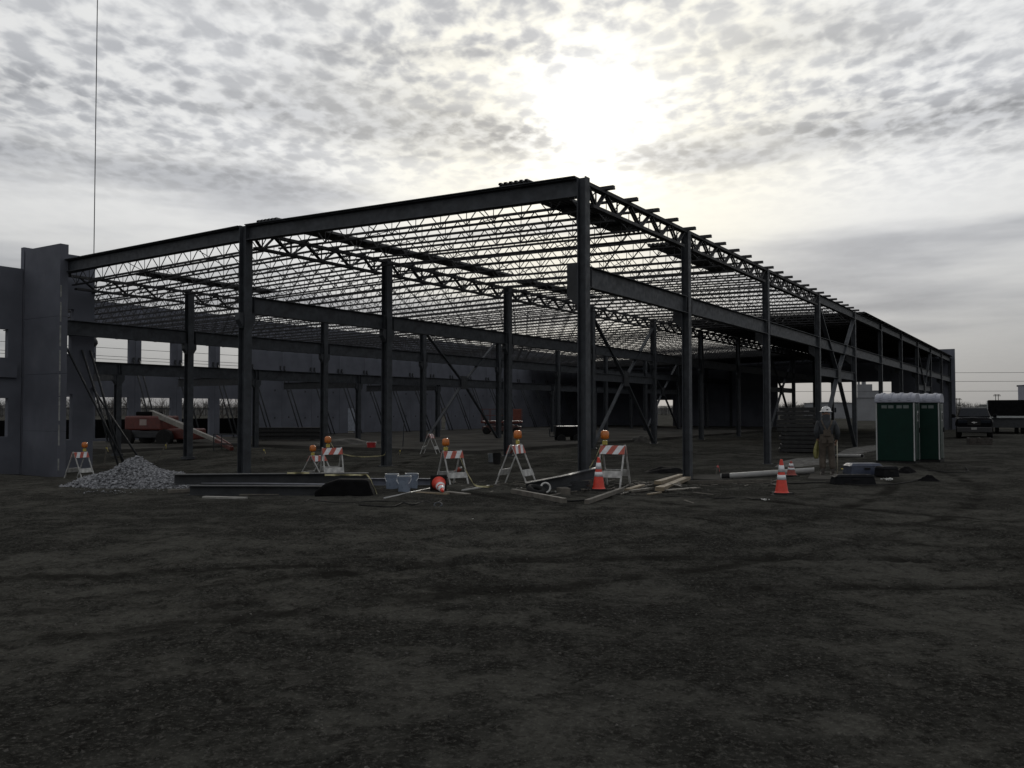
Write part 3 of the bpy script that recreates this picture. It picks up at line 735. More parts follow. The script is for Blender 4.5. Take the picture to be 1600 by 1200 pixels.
lump('dark_sheeting', 'crumpled dark plastic sheeting on the ground behind the wood planks', 'sheeting', G(1042, 737), .75, .5, .22, BLACK, 5)
lump('dirt_mound', 'low mound of dark earth on the floor beyond the red bucket', 'dirt mound', G(540, 697), 2.2, 1.4, .55, mat('dark_earth', (.03, .028, .025), .95, .4, 3., bump=.5), 7)
lump('dirt_mound', 'dark clod of earth beside a bay brace', 'dirt mound', G(1000, 691), .75, .5, .55, mat('dark_earth', (.03,)*3), 11)
# yellow straps over the tarp
tape('yellow strap lying on the stacked steel beams', [G(445, 770)+Vector((0, .15, .42)), G(462, 770)+Vector((0, .15, .42)), G(480, 770)+Vector((0, .15, .42))])
tape('yellow strap across the black tarp', [G(505, 770)+Vector((0, .1, .38)), G(530, 770)+Vector((0, .1, .38)), G(560, 770)+Vector((0, .1, .38)), G(574, 769)+Vector((0, 0, .36)), G(584, 771)+Vector((0, 0, .14)), G(589, 773)])
# ------------------------------------------------------------------ buckets
def bucket(loc, label, m, R=.145, H=.36, group=None, rot=(0, 0, 0), handle=True):
    t = thing('bucket', label, 'bucket', loc, 0, group, rot=rot)
    mb = MB(); mb.lathe([(R*.86, 0), (R*.98, H*.86), (R*1.05, H*.87), (R*1.05, H*.93), (R, H*.94), (R*1.03, H), (R*.95, H), (R*.93, H*.9), (R*.80, .02)], 22); part('body', mb, m, t, smooth=False)
    mb = MB(); mb.tube([(R*1.02*math.cos(a), R*1.02*math.sin(a), H) for a in np.linspace(0, 2*PI, 25)], .008, 6, False); part('rim', mb, TRIM if handle else m, t)  # handled buckets: white rim paints in the light its edge catches
    if handle:
        mb = MB(); mb.tube([(R*1.05*math.cos(a), -R*.6*math.sin(a)-.02, H*.86-.14*math.sin(a)) for a in np.linspace(0, PI, 12)], .004, 6); part('handle', mb, CHROME, t)
    return t
bucket(G(631, 770), 'pale blue plastic bucket next to the fallen cone, front one of a pair', BLUEB, group='pale buckets')
bucket(G(612, 766), 'pale blue plastic bucket next to the black tarp, back one of a pair', BLUEB, group='pale buckets')
bucket(G(643, 765), 'pale bucket mostly hidden behind the pair of blue buckets', BLUEB, group='pale buckets')
bucket(G(580, 703), 'red plastic bucket on the floor inside the steel frame', mat('red_plastic', (.32, .012, .015), .45, .15, 6.), R=.24, H=.42)
bucket(G(768, 722), 'grey plastic bucket beside a black bin inside the frame', mat('grey_bucket', (.10, .11, .12), .5, .2, 6.), R=.15, H=.33, handle=False)
bucket(G(776, 725), 'black plastic bin beside the grey bucket inside the frame', RUBBER, R=.16, H=.42, handle=False)
# ------------------------------------------------------------------ loose timber, pipes and cables
lying('timber', 'long square timber on the dirt before the strap coils', (801, 771), (882, 787), .10, .10, WOODG, 'timber')
lying('timber', 'dark timber end pointing at the standing cone', (916, 788), (972, 768), .09, .08, WOODG, 'timber')
lying('timber', 'pale board lying behind the pointing dark timber', (980, 767), (1003, 760), .14, .04, WOOD, 'timber')
lying('timber', 'short dark board beside the plank pile', (984, 770), (1016, 766), .12, .05, WOODG, 'timber')
lying('timber', 'yellowish plank at the bottom of the pile by the second wall column', (1030, 768), (1074, 750), .20, .09, WOOD, 'timber')
lying('timber', 'yellowish plank on top of the pile by the second wall column', (1027, 761), (1064, 748), .16, .08, WOOD, 'timber', lift=.05)
lying('timber', 'long thin form board running past the white pipe', (1074, 757), (1205, 756), .05, .09, WOODG, 'timber')
lying('timber', 'thin broken lath under the plank pile', (1012, 774), (1032, 771), .06, .03, WOOD, 'timber')
lying('timber', 'long flat board on the dirt below the plank pile', (1040, 768), (1090, 764), .15, .03, WOODG, 'timber')
lying('timber', 'grey board lying before the steel stack', (318, 777), (384, 779), .12, .04, mat('grey_board', (.20, .195, .18), .9, .2, 4.), 'timber')
lying('timber', 'short board half under the gravel heap', (262, 769), (306, 767), .14, .07, WOODG, 'timber')
lying('timber', 'flat board beside the grey board before the steel stack', (375, 773), (436, 773), .15, .03, WOODG, 'timber')
lying('timber', 'board lying under the fallen cone', (650, 771), (700, 773), .14, .04, WOOD, 'timber')
lying('timber', 'board lying beside the fallen cone base', (695, 770), (731, 774), .16, .04, WOODG, 'timber')
lying('pole', 'pale thin pole leaning on the dirt between buckets and fallen cone', (600, 780), (671, 765), .045, .045, PIPE, 'pole', 'tube')
lying('pole', 'grey pipe lying between the two lamp barricades', (722, 768), (772, 760), .05, .05, mat('grey_pipe', (.25, .25, .24), .5, .2, 5.), 'pole', 'tube')
lying('pole', 'thin bright rod on the dark steel channel', (860, 764), (879, 757), .04, .04, PIPE, 'pole', 'tube', lift=.1)
def big_pipe(label, a, b, dia):
    A, Bv = G(*a), G(*b); A.z += dia/2; Bv.z += dia/2
    t = thing('white_pipe', label, 'pipe', A); d = Bv-A
    mb = MB(); n = 18
    u = Vector((0, 0, 1)); w = d.normalized().cross(u).normalized(); rings = []
    for p, rr_ in ((Vector(), dia/2), (d, dia/2), (d, dia/2-.012), (Vector(), dia/2-.012)):
        rings += [p+(u*math.cos(2*PI*k/n)+w*math.sin(2*PI*k/n))*rr_ for k in range(n)]
    mb.add(rings, [(i*n+k, i*n+(k+1) % n, ((i+1) % 4)*n+(k+1) % n, ((i+1) % 4)*n+k) for i in range(4) for k in range(n)])
    part('pipe', mb, PIPE, t, smooth=False)
    mb = MB(); mb.tube([d*.01, d*.10], dia/2+.006, 18); part('black_sleeve', mb, RUBBER, t)
big_pipe('fat white plastic pipe with black sleeve lying behind the banded cone', (1126, 750), (1272, 741), .17)
big_pipe('white plastic pipe lying beyond the worker', (1304, 716), (1347, 717), .15)
cable('black_hose', 'black hose curving across the dirt before the steel channel', [(822, 772), (850, 780), (890, 784), (930, 780), (955, 775), (985, 770)], .016, RUBBER, 'hose')
cable('black_cable', 'tangled black cables on the dirt before the buckets', [(476, 784), (485, 780), (500, 783), (540, 786), (590, 783), (640, 785), (668, 783), (690, 780)], .012, RUBBER, 'cable')
cable('black_cable', 'squiggling black cable ending in a ring before the fallen cone', [(560, 789), (590, 791), (612, 792), (630, 786), (645, 789), (662, 784), (678, 787), (690, 782)], .012, RUBBER, 'cable')
cable('black_cable', 'loose black cable on dirt between plank pile and banded cone', [(1035, 776), (1075, 778), (1120, 780), (1160, 779), (1180, 782), (1200, 780)], .012, RUBBER, 'cable')
cable('black_cable', 'black cable looping in front of the blue tub', [(1290, 754), (1330, 759), (1370, 760), (1410, 757), (1440, 750), (1455, 746)], .014, RUBBER, 'cable')
cable('black_cable', 'thin cable lying on dirt before the green toilets', [(1395, 735), (1420, 738), (1450, 737), (1490, 741), (1512, 738), (1507, 732)], .012, RUBBER, 'cable')
cable('black_cable', 'black cable trailing from the worker to the white pipe', [(1170, 756), (1200, 757), (1240, 757), (1275, 756), (1310, 757)], .014, RUBBER, 'cable')
def ring(label, px, R, r_, m, rot, lift=0.):
    mb = MB(); mb.tube([(R*math.cos(a), R*math.sin(a), 0) for a in np.linspace(0, 2*PI, 25)], r_, 8, False)
    return tag(part('strap_coil', mb, m, None, G(*px)+Vector((0, 0, lift)), rot, smooth=True), label, 'coil')
ring('white strap coil standing on edge by the dark steel channel', (852, 771), .10, .022, WHITE, (math.radians(80), 0, .2), .12)
ring('black strap coil lying by the white coil', (838, 772), .15, .06, RUBBER, (.3, .2, 0), .09)
ring('shiny cable ring on the dirt before the fallen cone', (684, 791), .07, .014, STEEL, (.5, 0, 0), .03)
# loose bits of litter
for px, py, s, lab in ((892, 807, .035, 'scrap of white paper on bare dirt'), (738, 811, .02, 'white scrap on the dirt beyond the foreground'), (1385, 752, .10, 'crumpled clear plastic before the blue tub'), (868, 770, .06, 'crumpled silver wrapper beside the strap coils'), (815, 764, .06, 'crumpled wrapper between barricade and steel channel'), (908, 763, .07, 'white wire scraps before the standing cone'), (1195, 783, .06, 'pale rag on the dirt beside the banded cone'), (1318, 736, .09, 'yellow rag on the ground beside the worker')):
    me = rocks(7, lambda: np.array([rng.normal(0, s*.7), rng.normal(0, s*.5), s*.3]), s*.3, s*.6); me.materials.append(YELLOW if 'yellow' in lab else WHITE)
    tag(link('litter', me, None, G(px, py)), lab, 'litter')
# ------------------------------------------------------------------ broken concrete strips by the wall line
def flat(name, label, pxs, th, m, cat):
    P = [G(*p) for p in pxs]; c = sum(P, Vector())/len(P); mb = MB(); n = len(P)
    top = [p-c+Vector((random.uniform(-.04, .04), random.uniform(-.05, .05), th)) for p in P]; bot = [Vector((v.x, v.y, v.z-th-.08)) for v in top]
    mb.add(top+bot, [tuple(range(n)), tuple(range(2*n-1, n-1, -1))]+[((i+1) % n, i, i+n, (i+1) % n+n) for i in range(n)])
    return tag(part(name, mb, m, None, c), label, cat)
flat('concrete_strip', 'pale broken concrete strip behind the banded cone and small cone', [(1208, 733), (1240, 733), (1284, 731), (1300, 722), (1275, 718), (1245, 719), (1222, 724)], .05, PALE, 'concrete')
flat('concrete_strip', 'pale concrete strip between the worker and the green toilets', [(1308, 712), (1340, 712), (1368, 706), (1368, 698), (1340, 701), (1322, 705)], .05, PALE, 'concrete')
flat('concrete_strip', 'dusty concrete strip under the white pipe', [(1078, 750), (1125, 752), (1210, 741), (1200, 737), (1130, 743), (1085, 746)], .03, SLAB, 'concrete')
flat('concrete_strip', 'grey concrete pad under the worker', [(1262, 750), (1330, 752), (1338, 742), (1300, 736), (1268, 740)], .02, SLAB, 'concrete')
# ------------------------------------------------------------------ tubs and crates by the toilets
def tub(label, px, L_, W_, H_, m, rz, name='storage_tub'):
    t = thing(name, label, 'tub', G(*px), rz)
    mb = MB(); mb.frus((-L_/2, L_/2, -W_/2, W_/2), (-L_*.46, L_*.46, -W_*.46, W_*.46), -.02, H_*.72); part('body', mb, m, t, bevel=.02)
    mb = MB(); mb.frus((-L_*.5, L_*.5, -W_*.5, W_*.5), (-L_*.40, L_*.40, -W_*.38, W_*.38), H_*.725, H_); part('lid', mb, m, t, bevel=.02)
    mb = MB(); mb.box(-.08, .08, -W_*.52, -W_*.47, H_*.45, H_*.62); part('latch', mb, RUBBER, t)
tub('dark blue plastic tub lying before the green toilets', (1348, 742), .95, .5, .30, BLUE, .1)
tub('low black crate beside the worker', (1332, 757), 1.0, .35, .22, mat('black_plastic', (.010, .0105, .012), .7, .2, 6., spec=.05), .05, 'storage_crate')
tub('black crate wedged between blue tub and toilets', (1385, 745), .5, .4, .26, mat('black_plastic', (.02,)*3), .3, 'storage_crate')
lump('tool_bag', 'black tool bag dropped on the dirt before the toilets', 'bag', G(1451, 752), .26, .14, .16, BLACK, 14, rz=-.4)
lump('tool_bag', 'dark sack of tools behind the blue tub', 'bag', G(1415, 741), .35, .2, .22, BLACK, 17)
# wooden stakes with ribbon
def stake(label, px, H_, lean, m=WOODG, ribbon=YELLOW):
    t = thing('stake', label, 'stake', G(*px), rot=(lean[0], lean[1], 0))
    mb = MB(); mb.box(-.022, .022, -.012, .012, -.08, H_); part('post', mb, m, t)
    if ribbon:
        mb = MB(); mb.box(-.026, .026, -.016, .016, H_-.14, H_-.08); mb.bar((.026, 0, H_-.1), (.09, 0, H_-.26), .004, .03, (0, 1, 0)); part('ribbon', mb, ribbon, t)
stake('slim stake with ribbon leaning behind the gravel heap', (162, 729), .95, (0, .12)); stake('stake with yellow ribbon at the gravel heap shoulder', (243, 722), 1.0, (0, .5))
stake('ribboned stake standing inside behind the ridge column', (411, 716), .5, (0, .05)); stake('stake with fluttering tape beside a bay column', (617, 713), .45, (0, .7))
stake('slim dark stake by the foot of the pillar', (60, 740), 1.0, (0, -.08), STEELB, None); stake('pink ribbon stake between two wall columns', (1119, 741), .35, (0, .2), WOODG, mat('pink_ribbon', (.5, .1, .1), .6, .1, 5.))
stake('tall thin rod standing on the floor beyond the red bucket', (629, 702), 1.5, (0, .05), STEELB, None)
# ------------------------------------------------------------------ portable toilets
def toilet(loc, rz, label):
    t = thing('portable_toilet', label, 'portable toilet', loc, rz, 'portable toilets')
    w, h = .56, 2.0
    mb = MB(); mb.box(-w, w, -w, w, .10, h); part('cabin', mb, GREEN, t, bevel=.02)
    mb = MB(); mb.box(-w-.03, w+.03, -w-.03, w+.03, -.04, .095); part('skid_base', mb, RUBBER, t)
    for x in (-w, w):
        for y in (-w, w):
            mb = MB(); mb.box(x-.02, x+.02, y-.02, y+.02, .11, h+.03); part('corner_post', mb, TRIM, t, bevel=.01)
    # side panels ribs and vents
    for s, ax in ((-1, 'x'), (1, 'x'), (1, 'y'), (-1, 'y')):
        for k in range(4):
            c = -.33+k*.2+(.05 if k > 1 else 0); mb = MB()
            if ax == 'x': mb.box(s*(w+.004)-.004, s*(w+.004)+.004, c-.08, c+.08, h-.2, h-.1)
            else: mb.box(c-.08, c+.08, s*(w+.004)-.004, s*(w+.004)+.004, h-.2, h-.1)
            if (ax, s) != ('y', -1): part('vent', mb, mat('vent_grey', (.09, .11, .105), .6, .1, 6.), t)
    rf = MB(); n = 14
    prof = [(w*1.1*math.cos(a), .25*math.sin(a)**.8) for a in np.linspace(0, PI, n)]
    prof = [(w*1.1, -.05)]+prof+[(-w*1.1, -.05)]
    rf.prism([(x, z+h+.04) for x, z in prof], -w*1.08, w*1.08)
    ro = part('roof', rf, GREYP, t, bevel=.01)
    for y in (-.42, -.14, .14, .42):
        rb = MB(); rb.prism([(x*1.03, z*1.07+h+.05) for x, z in prof[1:-1]], y-.045, y+.045); part('roof_rib', rb, GREYP, ro, bevel=.01)
    d_ = MB(); d_.box(-.40, .40, -w-.035, -w-.005, .14, h-.06); do = part('door', d_, mat('door_green', (.004, .02, .014), .45, .12, 4.), t, bevel=.015)
    mb = MB(); mb.box(.29, .35, -w-.075, -w-.036, 1.0, 1.16); part('handle', mb, RUBBER, do)
    mb = MB(); mb.box(-.13, .13, -w-.042, -w-.0365, 1.38, 1.72); part('sign', mb, TRIM, do)
    mb = MB()
    for x, hh in ((-.06, .2), (.05, .2)):
        mb.lathe([(.005, .17), (.022, .185), (.005, .21)], 8, (x, -w-.0445, 1.43)); mb.box(x-.03, x+.03, -w-.0475, -w-.0425, 1.48, 1.59); mb.box(x-.02, x+.02, -w-.0475, -w-.0425, 1.42, 1.479)
    part('sign_print', mb, RUBBER, do)
    return t
# sides parallel to the building front, doors facing away from it
c0 = at(1370, 722, 28.0)
for off_r, off_l, lab in ((0, 0, 'green portable toilet with grey ribbed roof and door sign, the one nearer the worker'), (1.38, -.57, 'green portable toilet with grey ribbed roof behind the first toilet')):
    q = np.array([c0.x, c0.y])+(.56+off_r)*U+(-.56+off_l)*LV
    toilet(Vector((q[0], q[1], float(tz(q[0], q[1])))), ANG, lab)
# ------------------------------------------------------------------ worker, seen from behind
def skin(name, verts, edges, rad, m, parent, root=0, sub=2):
    me = bpy.data.meshes.new(name); me.from_pydata([tuple(v) for v in verts], edges, []); me.materials.append(m)
    o = link(name, me, parent); md = o.modifiers.new('skin', 'SKIN'); md.use_smooth_shade = True
    sv = me.skin_vertices[0].data
    for i, r_ in enumerate(rad): sv[i].radius = r_ if isinstance(r_, tuple) else (r_, r_)
    sv[root].use_root = True
    s = o.modifiers.new('sub', 'SUBSURF'); s.levels = sub; s.render_levels = sub
    return o
wk = thing('person', 'worker seen from behind in white hard hat, grey hoodie and tan bib overalls', 'person', G(1292, 743)+Vector((0, 0, .0)), math.radians(-14))
V = [(0, 0, .95), (0, .03, 1.15), (0, .03, 1.33), (0, .04, 1.47), (0, .07, 1.56), (0, .09, 1.64), (0, .085, 1.72)]
E_ = [(i, i+1) for i in range(6)]; Rr = [(.14, .11), (.15, .11), (.17, .11), (.06, .06), (.058, .06), (.077, .09), (.06, .075)]
def chain(frm, pts, rs):
    a = frm
    for p, r_ in zip(pts, rs): V.append(p); Rr.append(r_); E_.append((a, len(V)-1)); a = len(V)-1
    return a
SKN = mat('skin', (.30, .17, .12), .6, .1, 9.)
legs = {-1: [(-.10, 0, .88), (-.105, .06, .50), (-.115, -.02, .10), (-.12, .10, .04)], 1: [(.10, 0, .88), (.125, .02, .50), (.14, -.06, .10), (.155, .06, .04)]}
arms = {-1: [(-.19, .03, 1.40), (-.27, -.01, 1.16), (-.22, .10, .97)], 1: [(.19, .03, 1.40), (.29, 0, 1.15), (.27, .14, .96)]}
for s in (-1, 1):
    chain(0, legs[s], [.085, .058, .042, .04])
    e = chain(2, arms[s], [.06, .042, .032])
    w = Vector(arms[s][2]); pl = w+Vector((0, .045, -.07)); e = chain(e, [pl], [(.038, .02)])
    for k in range(4):
        o_ = Vector(((k-1.5)*.018*s, .01, 0)); ln = (.9, 1.0, .95, .78)[k]
        chain(e, [pl+o_+Vector((0, .03, -.045*ln)), pl+o_+Vector((-.01*s, .02, -.085*ln)), pl+o_+Vector((-.02*s, -.005, -.10*ln))], [.0095, .009, .008])
    chain(e, [pl+Vector((-.035*s, .02, .01)), pl+Vector((-.05*s, .045, -.02))], [.0105, .009])
body = skin('body', V, E_, Rr, SKN, wk)
fm = MB()
fm.add([(-.012, .175, 1.655), (.012, .175, 1.655), (.016, .18, 1.63), (-.016, .18, 1.63), (0, .205, 1.635)], [(0, 1, 4), (1, 2, 4), (2, 3, 4), (3, 0, 4)])
part('nose', fm, SKN, body)
fm = MB()
for x in (-.032, .032): fm.lathe([(.002, -.01), (.012, 0), (.002, .01)], 10, (x, .172, 1.665))
part('eyes', fm, mat('eye', (.05, .04, .04), .3, .1, 9.), body, smooth=True)
fm = MB(); fm.box(-.025, .025, .165, .172, 1.592, 1.600); part('mouth', fm, mat('lips', (.22, .09, .08), .6, .1, 9.), body)
fm = MB()
for s in (-1, 1): fm.lathe([(.004, -.03), (.014, -.01), (.016, .015), (.004, .03)], 8, (s*.088, .08, 1.65))
part('ears', fm, SKN, body, smooth=True)
HOOD = mat('hoodie_grey', (.028, .031, .036), .9, .25, 9., bump=.3); OVER = mat('overall_duck', (.056, .045, .035), .9, .25, 8., bump=.35, stain=.4)
V2 = [(0, .02, 1.02), (0, .02, 1.18), (0, .02, 1.34), (0, .03, 1.46), (0, .03, 1.54), (0, -.02, 1.47), (0, .055, 1.66)]; E2 = [(0, 1), (1, 2), (2, 3), (3, 4), (3, 5), (4, 6)]
R2 = [(.185, .14), (.19, .145), (.205, .145), (.115, .10), (.105, .095), (.13, .085), (.10, .10)]
for s in (-1, 1):
    a = arms[s]; V2 += [Vector(a[0])+Vector((s*.01, 0, .005)), Vector(a[1]), Vector(a[1]).lerp(Vector(a[2]), .5), Vector(a[2])]; n = len(V2); E2 += [(2, n-4), (n-4, n-3), (n-3, n-2), (n-2, n-1)]; R2 += [.098, .074, .066, .052]
skin('hoodie', V2, E2, R2, HOOD, wk)
V3 = [(0, 0, .93), (0, .01, 1.06), (0, .015, 1.14)]; E3 = [(0, 1), (1, 2)]; R3 = [(.19, .152), (.195, .152), (.17, .156)]
for s in (-1, 1):
    a = [Vector(p) for p in legs[s]]; kn = a[1]; V3 += [a[0]+Vector((0, 0, -.06)), a[0].lerp(kn, .5), kn, kn.lerp(a[2], .5), a[2]+Vector((0, 0, .02))]
    n = len(V3); E3 += [(0, n-5), (n-5, n-4), (n-4, n-3), (n-3, n-2), (n-2, n-1)]; R3 += [.118, .112, .094, .096, .092]
ov = skin('overalls', V3, E3, R3, OVER, wk)
mb = MB()
for s in (-1, 1):
    mb.bar((0.0+s*.02, -.152, 1.20), (s*.10, -.135, 1.37), .045, .012, (0, -1, 0)); mb.bar((s*.10, -.135, 1.37), (s*.135, -.05, 1.485), .045, .012, (0, -.6, .8)); mb.bar((s*.135, -.05, 1.485), (s*.10, .12, 1.40), .045, .012, (0, .6, .8))
mb.box(-.10, .10, -.165, -.143, 1.06, 1.22)
part('straps', mb, OVER, ov, bevel=.004)
mb = MB()
for s in (-1, 1): mb.box(s*.085-.06, s*.085+.06, -.166, -.145, .86, .99)
part('back_pocket', mb, OVER, ov, bevel=.005)
bt = mat('boot', (.025, .02, .017), .7, .3, 8.)
for s in (-1, 1):
    a = Vector(legs[s][2]); mb = MB(); mb.frus((a.x-.05, a.x+.05, a.y-.075, a.y+.20), (a.x-.042, a.x+.042, a.y-.06, a.y+.17), -.01, .06); mb.frus((a.x-.046, a.x+.046, a.y-.065, a.y+.11), (a.x-.045, a.x+.045, a.y-.055, a.y+.05), .06, .17); part('boot', mb, bt, wk, bevel=.015)
hm = MB(); hm.lathe([(.165, 1.70), (.165, 1.708), (.132, 1.715), (.130, 1.745), (.118, 1.79), (.085, 1.83), (.03, 1.848), (.005, 1.85)], 22, (0, .075, 0))
hh = part('hard_hat', hm, mat('helmet_white', (.55, .55, .55), .35, .06, 8.), wk, (0, 0, .015), smooth=True)
mb = MB(); mb.box(-.012, .012, -.05, .2, 1.842, 1.856); part('hat_ridge', mb, mat('helmet_white', (.6,)*3), hh, bevel=.004)
mb = MB(); mb.box(-.005, .045, -.063, -.055, 1.745, 1.77); part('sticker', mb, RUBBER, hh)
# yellow cloth in the left hand and a long stick in the right
hl = wk.matrix_basis @ Vector((-.22, .13, .93))
mb = MB(); vs = []; n = 14
for i in range(n):
    for j in range(5): u_ = i/(n-1); x = (j-2)*.022*(1+.5*u_); vs.append((x+.02*math.sin(7*u_+j)-.06*u_, .035*math.sin(j*2.1+3*u_), .08-.58*u_))
mb.add(vs, [(i*5+j, i*5+j+1, (i+1)*5+j+1, (i+1)*5+j) for i in range(n-1) for j in range(4)])
o = part('safety_vest', mb, mat('hi_vis', (.17, .16, .05), .6, .25, 9.), None, hl, (0, 0, .3), smooth=True); sd = o.modifiers.new('s', 'SOLIDIFY'); sd.thickness = .012
tag(o, 'yellow safety vest held in the left hand of the worker', 'vest')
hr = wk.matrix_basis @ Vector((.285, .17, .0))
mb = MB(); mb.tube([(0, 0, -.02), (.0, 0, .98)], .014, 8); tag(part('stick', mb, mat('pale_stick', (.40, .37, .30), .8, .2, 5.), None, hr, smooth=True), 'pale stick held upright in the right hand of the worker', 'stick')
# ------------------------------------------------------------------ vehicles
def wheel(parent, x, y, R, w, m=RUBBER):
    o = link('wheel', None, parent, (x, y, R))
    mb = MB(); mb.lathe([(R*.55, -w/2), (R*.93, -w/2), (R, -w*.38), (R, w*.38), (R*.93, w/2), (R*.55, w/2)], 22); t_ = part('tyre', mb, m, o, (0, 0, 0), (0, PI/2, 0))
    mb = MB(); mb.lathe([(R*.1, -w*.42), (R*.55, -w*.36), (R*.56, w*.36), (R*.1, w*.42)], 18); part('rim', mb, mat('rim_grey', (.15, .15, .155), .4, .2, 6., metal=.6), o, (0, 0, 0), (0, PI/2, 0))
    return o
def prismx(mb, poly, x0, x1):      # polygon in y,z extruded along x
    n = len(poly); vs = [(x0, y, z) for y, z in poly]+[(x1, y, z) for y, z in poly]
    return mb.add(vs, [tuple(range(n))[::-1], tuple(range(n, 2*n))]+[(i, (i+1) % n, (i+1) % n+n, i+n) for i in range(n)])
pk = thing('pickup_truck', 'black pickup truck facing out, parked near the far end wall', 'pickup', G(1522, 685), math.radians(-28.3))
mb = MB(); prismx(mb, [(-2.6, .40), (-2.75, .50), (-2.78, 1.14), (-2.65, 1.22), (-1.0, 1.30), (-.95, 1.32), (2.9, 1.32), (2.9, .40)], -.98, .98); bd = part('body', mb, CAR, pk, bevel=.09)
mb = MB(); mb.add([(-.86, -2.66, 1.225), (.86, -2.66, 1.225), (.84, -1.05, 1.305), (-.84, -1.05, 1.305), (0, -2.70, 1.25), (0, -1.05, 1.345)], [(0, 4, 5, 3), (4, 1, 2, 5), (0, 1, 4), (3, 5, 2), (0, 3, 2, 1)]); part('hood', mb, HOODP, pk)
mb = MB(); mb.frus((-.93, .93, -1.25, 1.05), (-.74, .74, -.45, .85), 1.29, 1.86); cb = part('cab', mb, CAR, pk, bevel=.07)
mb = MB(); mb.frus((-.72, .72, -.46, .84), (-.66, .66, -.38, .78), 1.855, 1.89); part('roof', mb, HOODP, cb, bevel=.015)
mb = MB(); mb.add([(-.84, -1.23, 1.33), (.84, -1.23, 1.33), (.70, -.52, 1.82), (-.70, -.52, 1.82)], [(0, 1, 2, 3)])
wsd = part('windshield', mb, GLASS, cb, (0, -.03, .012)); sd = wsd.modifiers.new('s', 'SOLIDIFY'); sd.thickness = .006
for s in (-1, 1):
    mb = MB(); mb.add([(s*.925, -1.0, 1.34), (s*.925, .9, 1.34), (s*.765, .72, 1.78), (s*.765, -.42, 1.78)], [(0, 1, 2, 3) if s > 0 else (3, 2, 1, 0)]); wdw = part('side_window', mb, GLASS, cb, (s*.012, 0, 0)); sd = wdw.modifiers.new('s', 'SOLIDIFY'); sd.thickness = .004
    mb = MB(); mb.box(s*.62-.26, s*.62+.26, -2.80, -2.70, .93, 1.12); part('headlight', mb, GLASS, pk, bevel=.02)
    mb = MB(); mb.bar((s*.95, -.95, 1.33), (s*1.12, -.98, 1.36), .06, .06); mb.box(s*1.15-.10, s*1.15+.10, -1.05, -.93, 1.25, 1.48); part('mirror', mb, CAR, pk, bevel=.02)
    mb = MB(); prismx(mb, [(-2.3, .75), (-2.2, 1.0), (-1.85, 1.12), (-1.5, 1.0), (-1.4, .75)], s*.96-.07, s*.96+.07); part('fender', mb, CAR, pk, bevel=.03)
    wheel(pk, s*.86, -1.85, .41, .28); wheel(pk, s*.86, 1.85, .41, .28)
mb = MB(); mb.box(-.36, .36, -2.80, -2.72, .80, 1.10); part('grille', mb, RUBBER, pk)
mb = MB(); mb.box(-.95, .95, -2.90, -2.70, .36, .70); part('bumper', mb, mat('black_bumper', (.008, .008, .009), .4, .2, 6.), pk, bevel=.04)
mb = MB(); mb.prism([(-.14, .955), (-.05, .955), (-.05, .925), (.05, .925), (.05, .955), (.14, .955), (.16, 1.0), (.05, 1.0), (.05, 1.025), (-.05, 1.025), (-.05, 1.0), (-.12, 1.0)], -2.83, -2.805); part('emblem', mb, CHROME, pk)
mb = MB(); mb.box(-.15, .15, -2.915, -2.905, .54, .68); part('licence_plate', mb, mat('plate', (.2, .2, .19), .5, .2, 8.), pk)
tr = thing('flatbed_trailer', 'dark loaded flatbed trailer with pale deck edge beyond the pickup', 'trailer', G(1573, 680), math.radians(-30))
mb = MB(); mb.box(-1.3, 1.3, 0, 7, 1.12, 1.24); part('deck', mb, STEELB, tr)
mb = MB(); mb.box(-1.32, 1.32, -.04, -.005, 1.16, 1.30); part('rear_sill', mb, TRIM, tr)
mb = MB(); mb.box(-1.2, 1.2, .15, 6.5, 1.25, 2.46); part('load', mb, BLACK, tr, bevel=.08)
mb = MB()
for x in (-1.2, 1.2): mb.box(x-.03, x+.03, .02, .08, 1.25, 2.42)
part('stake_posts', mb, TRIM, tr)
for x in (-1.0, -.62, .62, 1.0): wheel(tr, x, .9, .48, .26)
mb = MB(); mb.box(-1.1, 1.1, .1, 6.9, .45, 1.11); part('chassis', mb, STEELB, tr)
t = thing('cabinet', 'tall grey steel cabinet standing between pickup and trailer', 'cabinet', at(1538, 668, 72)*1.0, math.radians(-28)); t.location.z = -.05
mb = MB(); mb.box(-.34, .34, -.34, .34, 0, 2.25); part('body', mb, mat('cabinet_grey', (.12, .125, .125), .6, .2, 5.), t, bevel=.02)
mb = MB(); mb.box(-.28, .28, -.36, -.341, .1, 2.15); part('door', mb, mat('cabinet_door', (.15, .155, .15), .6, .2, 5.), t)
t = thing('pallet_crate', 'low dark wooden crate on the dirt before the pickup', 'crate', G(1530, 697), math.radians(-20))
for k in range(3):
    for y in (-.4, .4): mb = MB(); mb.box(-.5, .5, y-.02, y+.02, .02+k*.12, .11+k*.12); part('slat', mb, mat('dark_wood', (.035, .03, .026), .9, .3, 5.), t)
for x in (-.48, 0, .48):
    mb = MB(); mb.box(x-.04, x+.04, -.375, .375, -.03, .35); part('post', mb, mat('dark_wood', (.04,)*3), t)
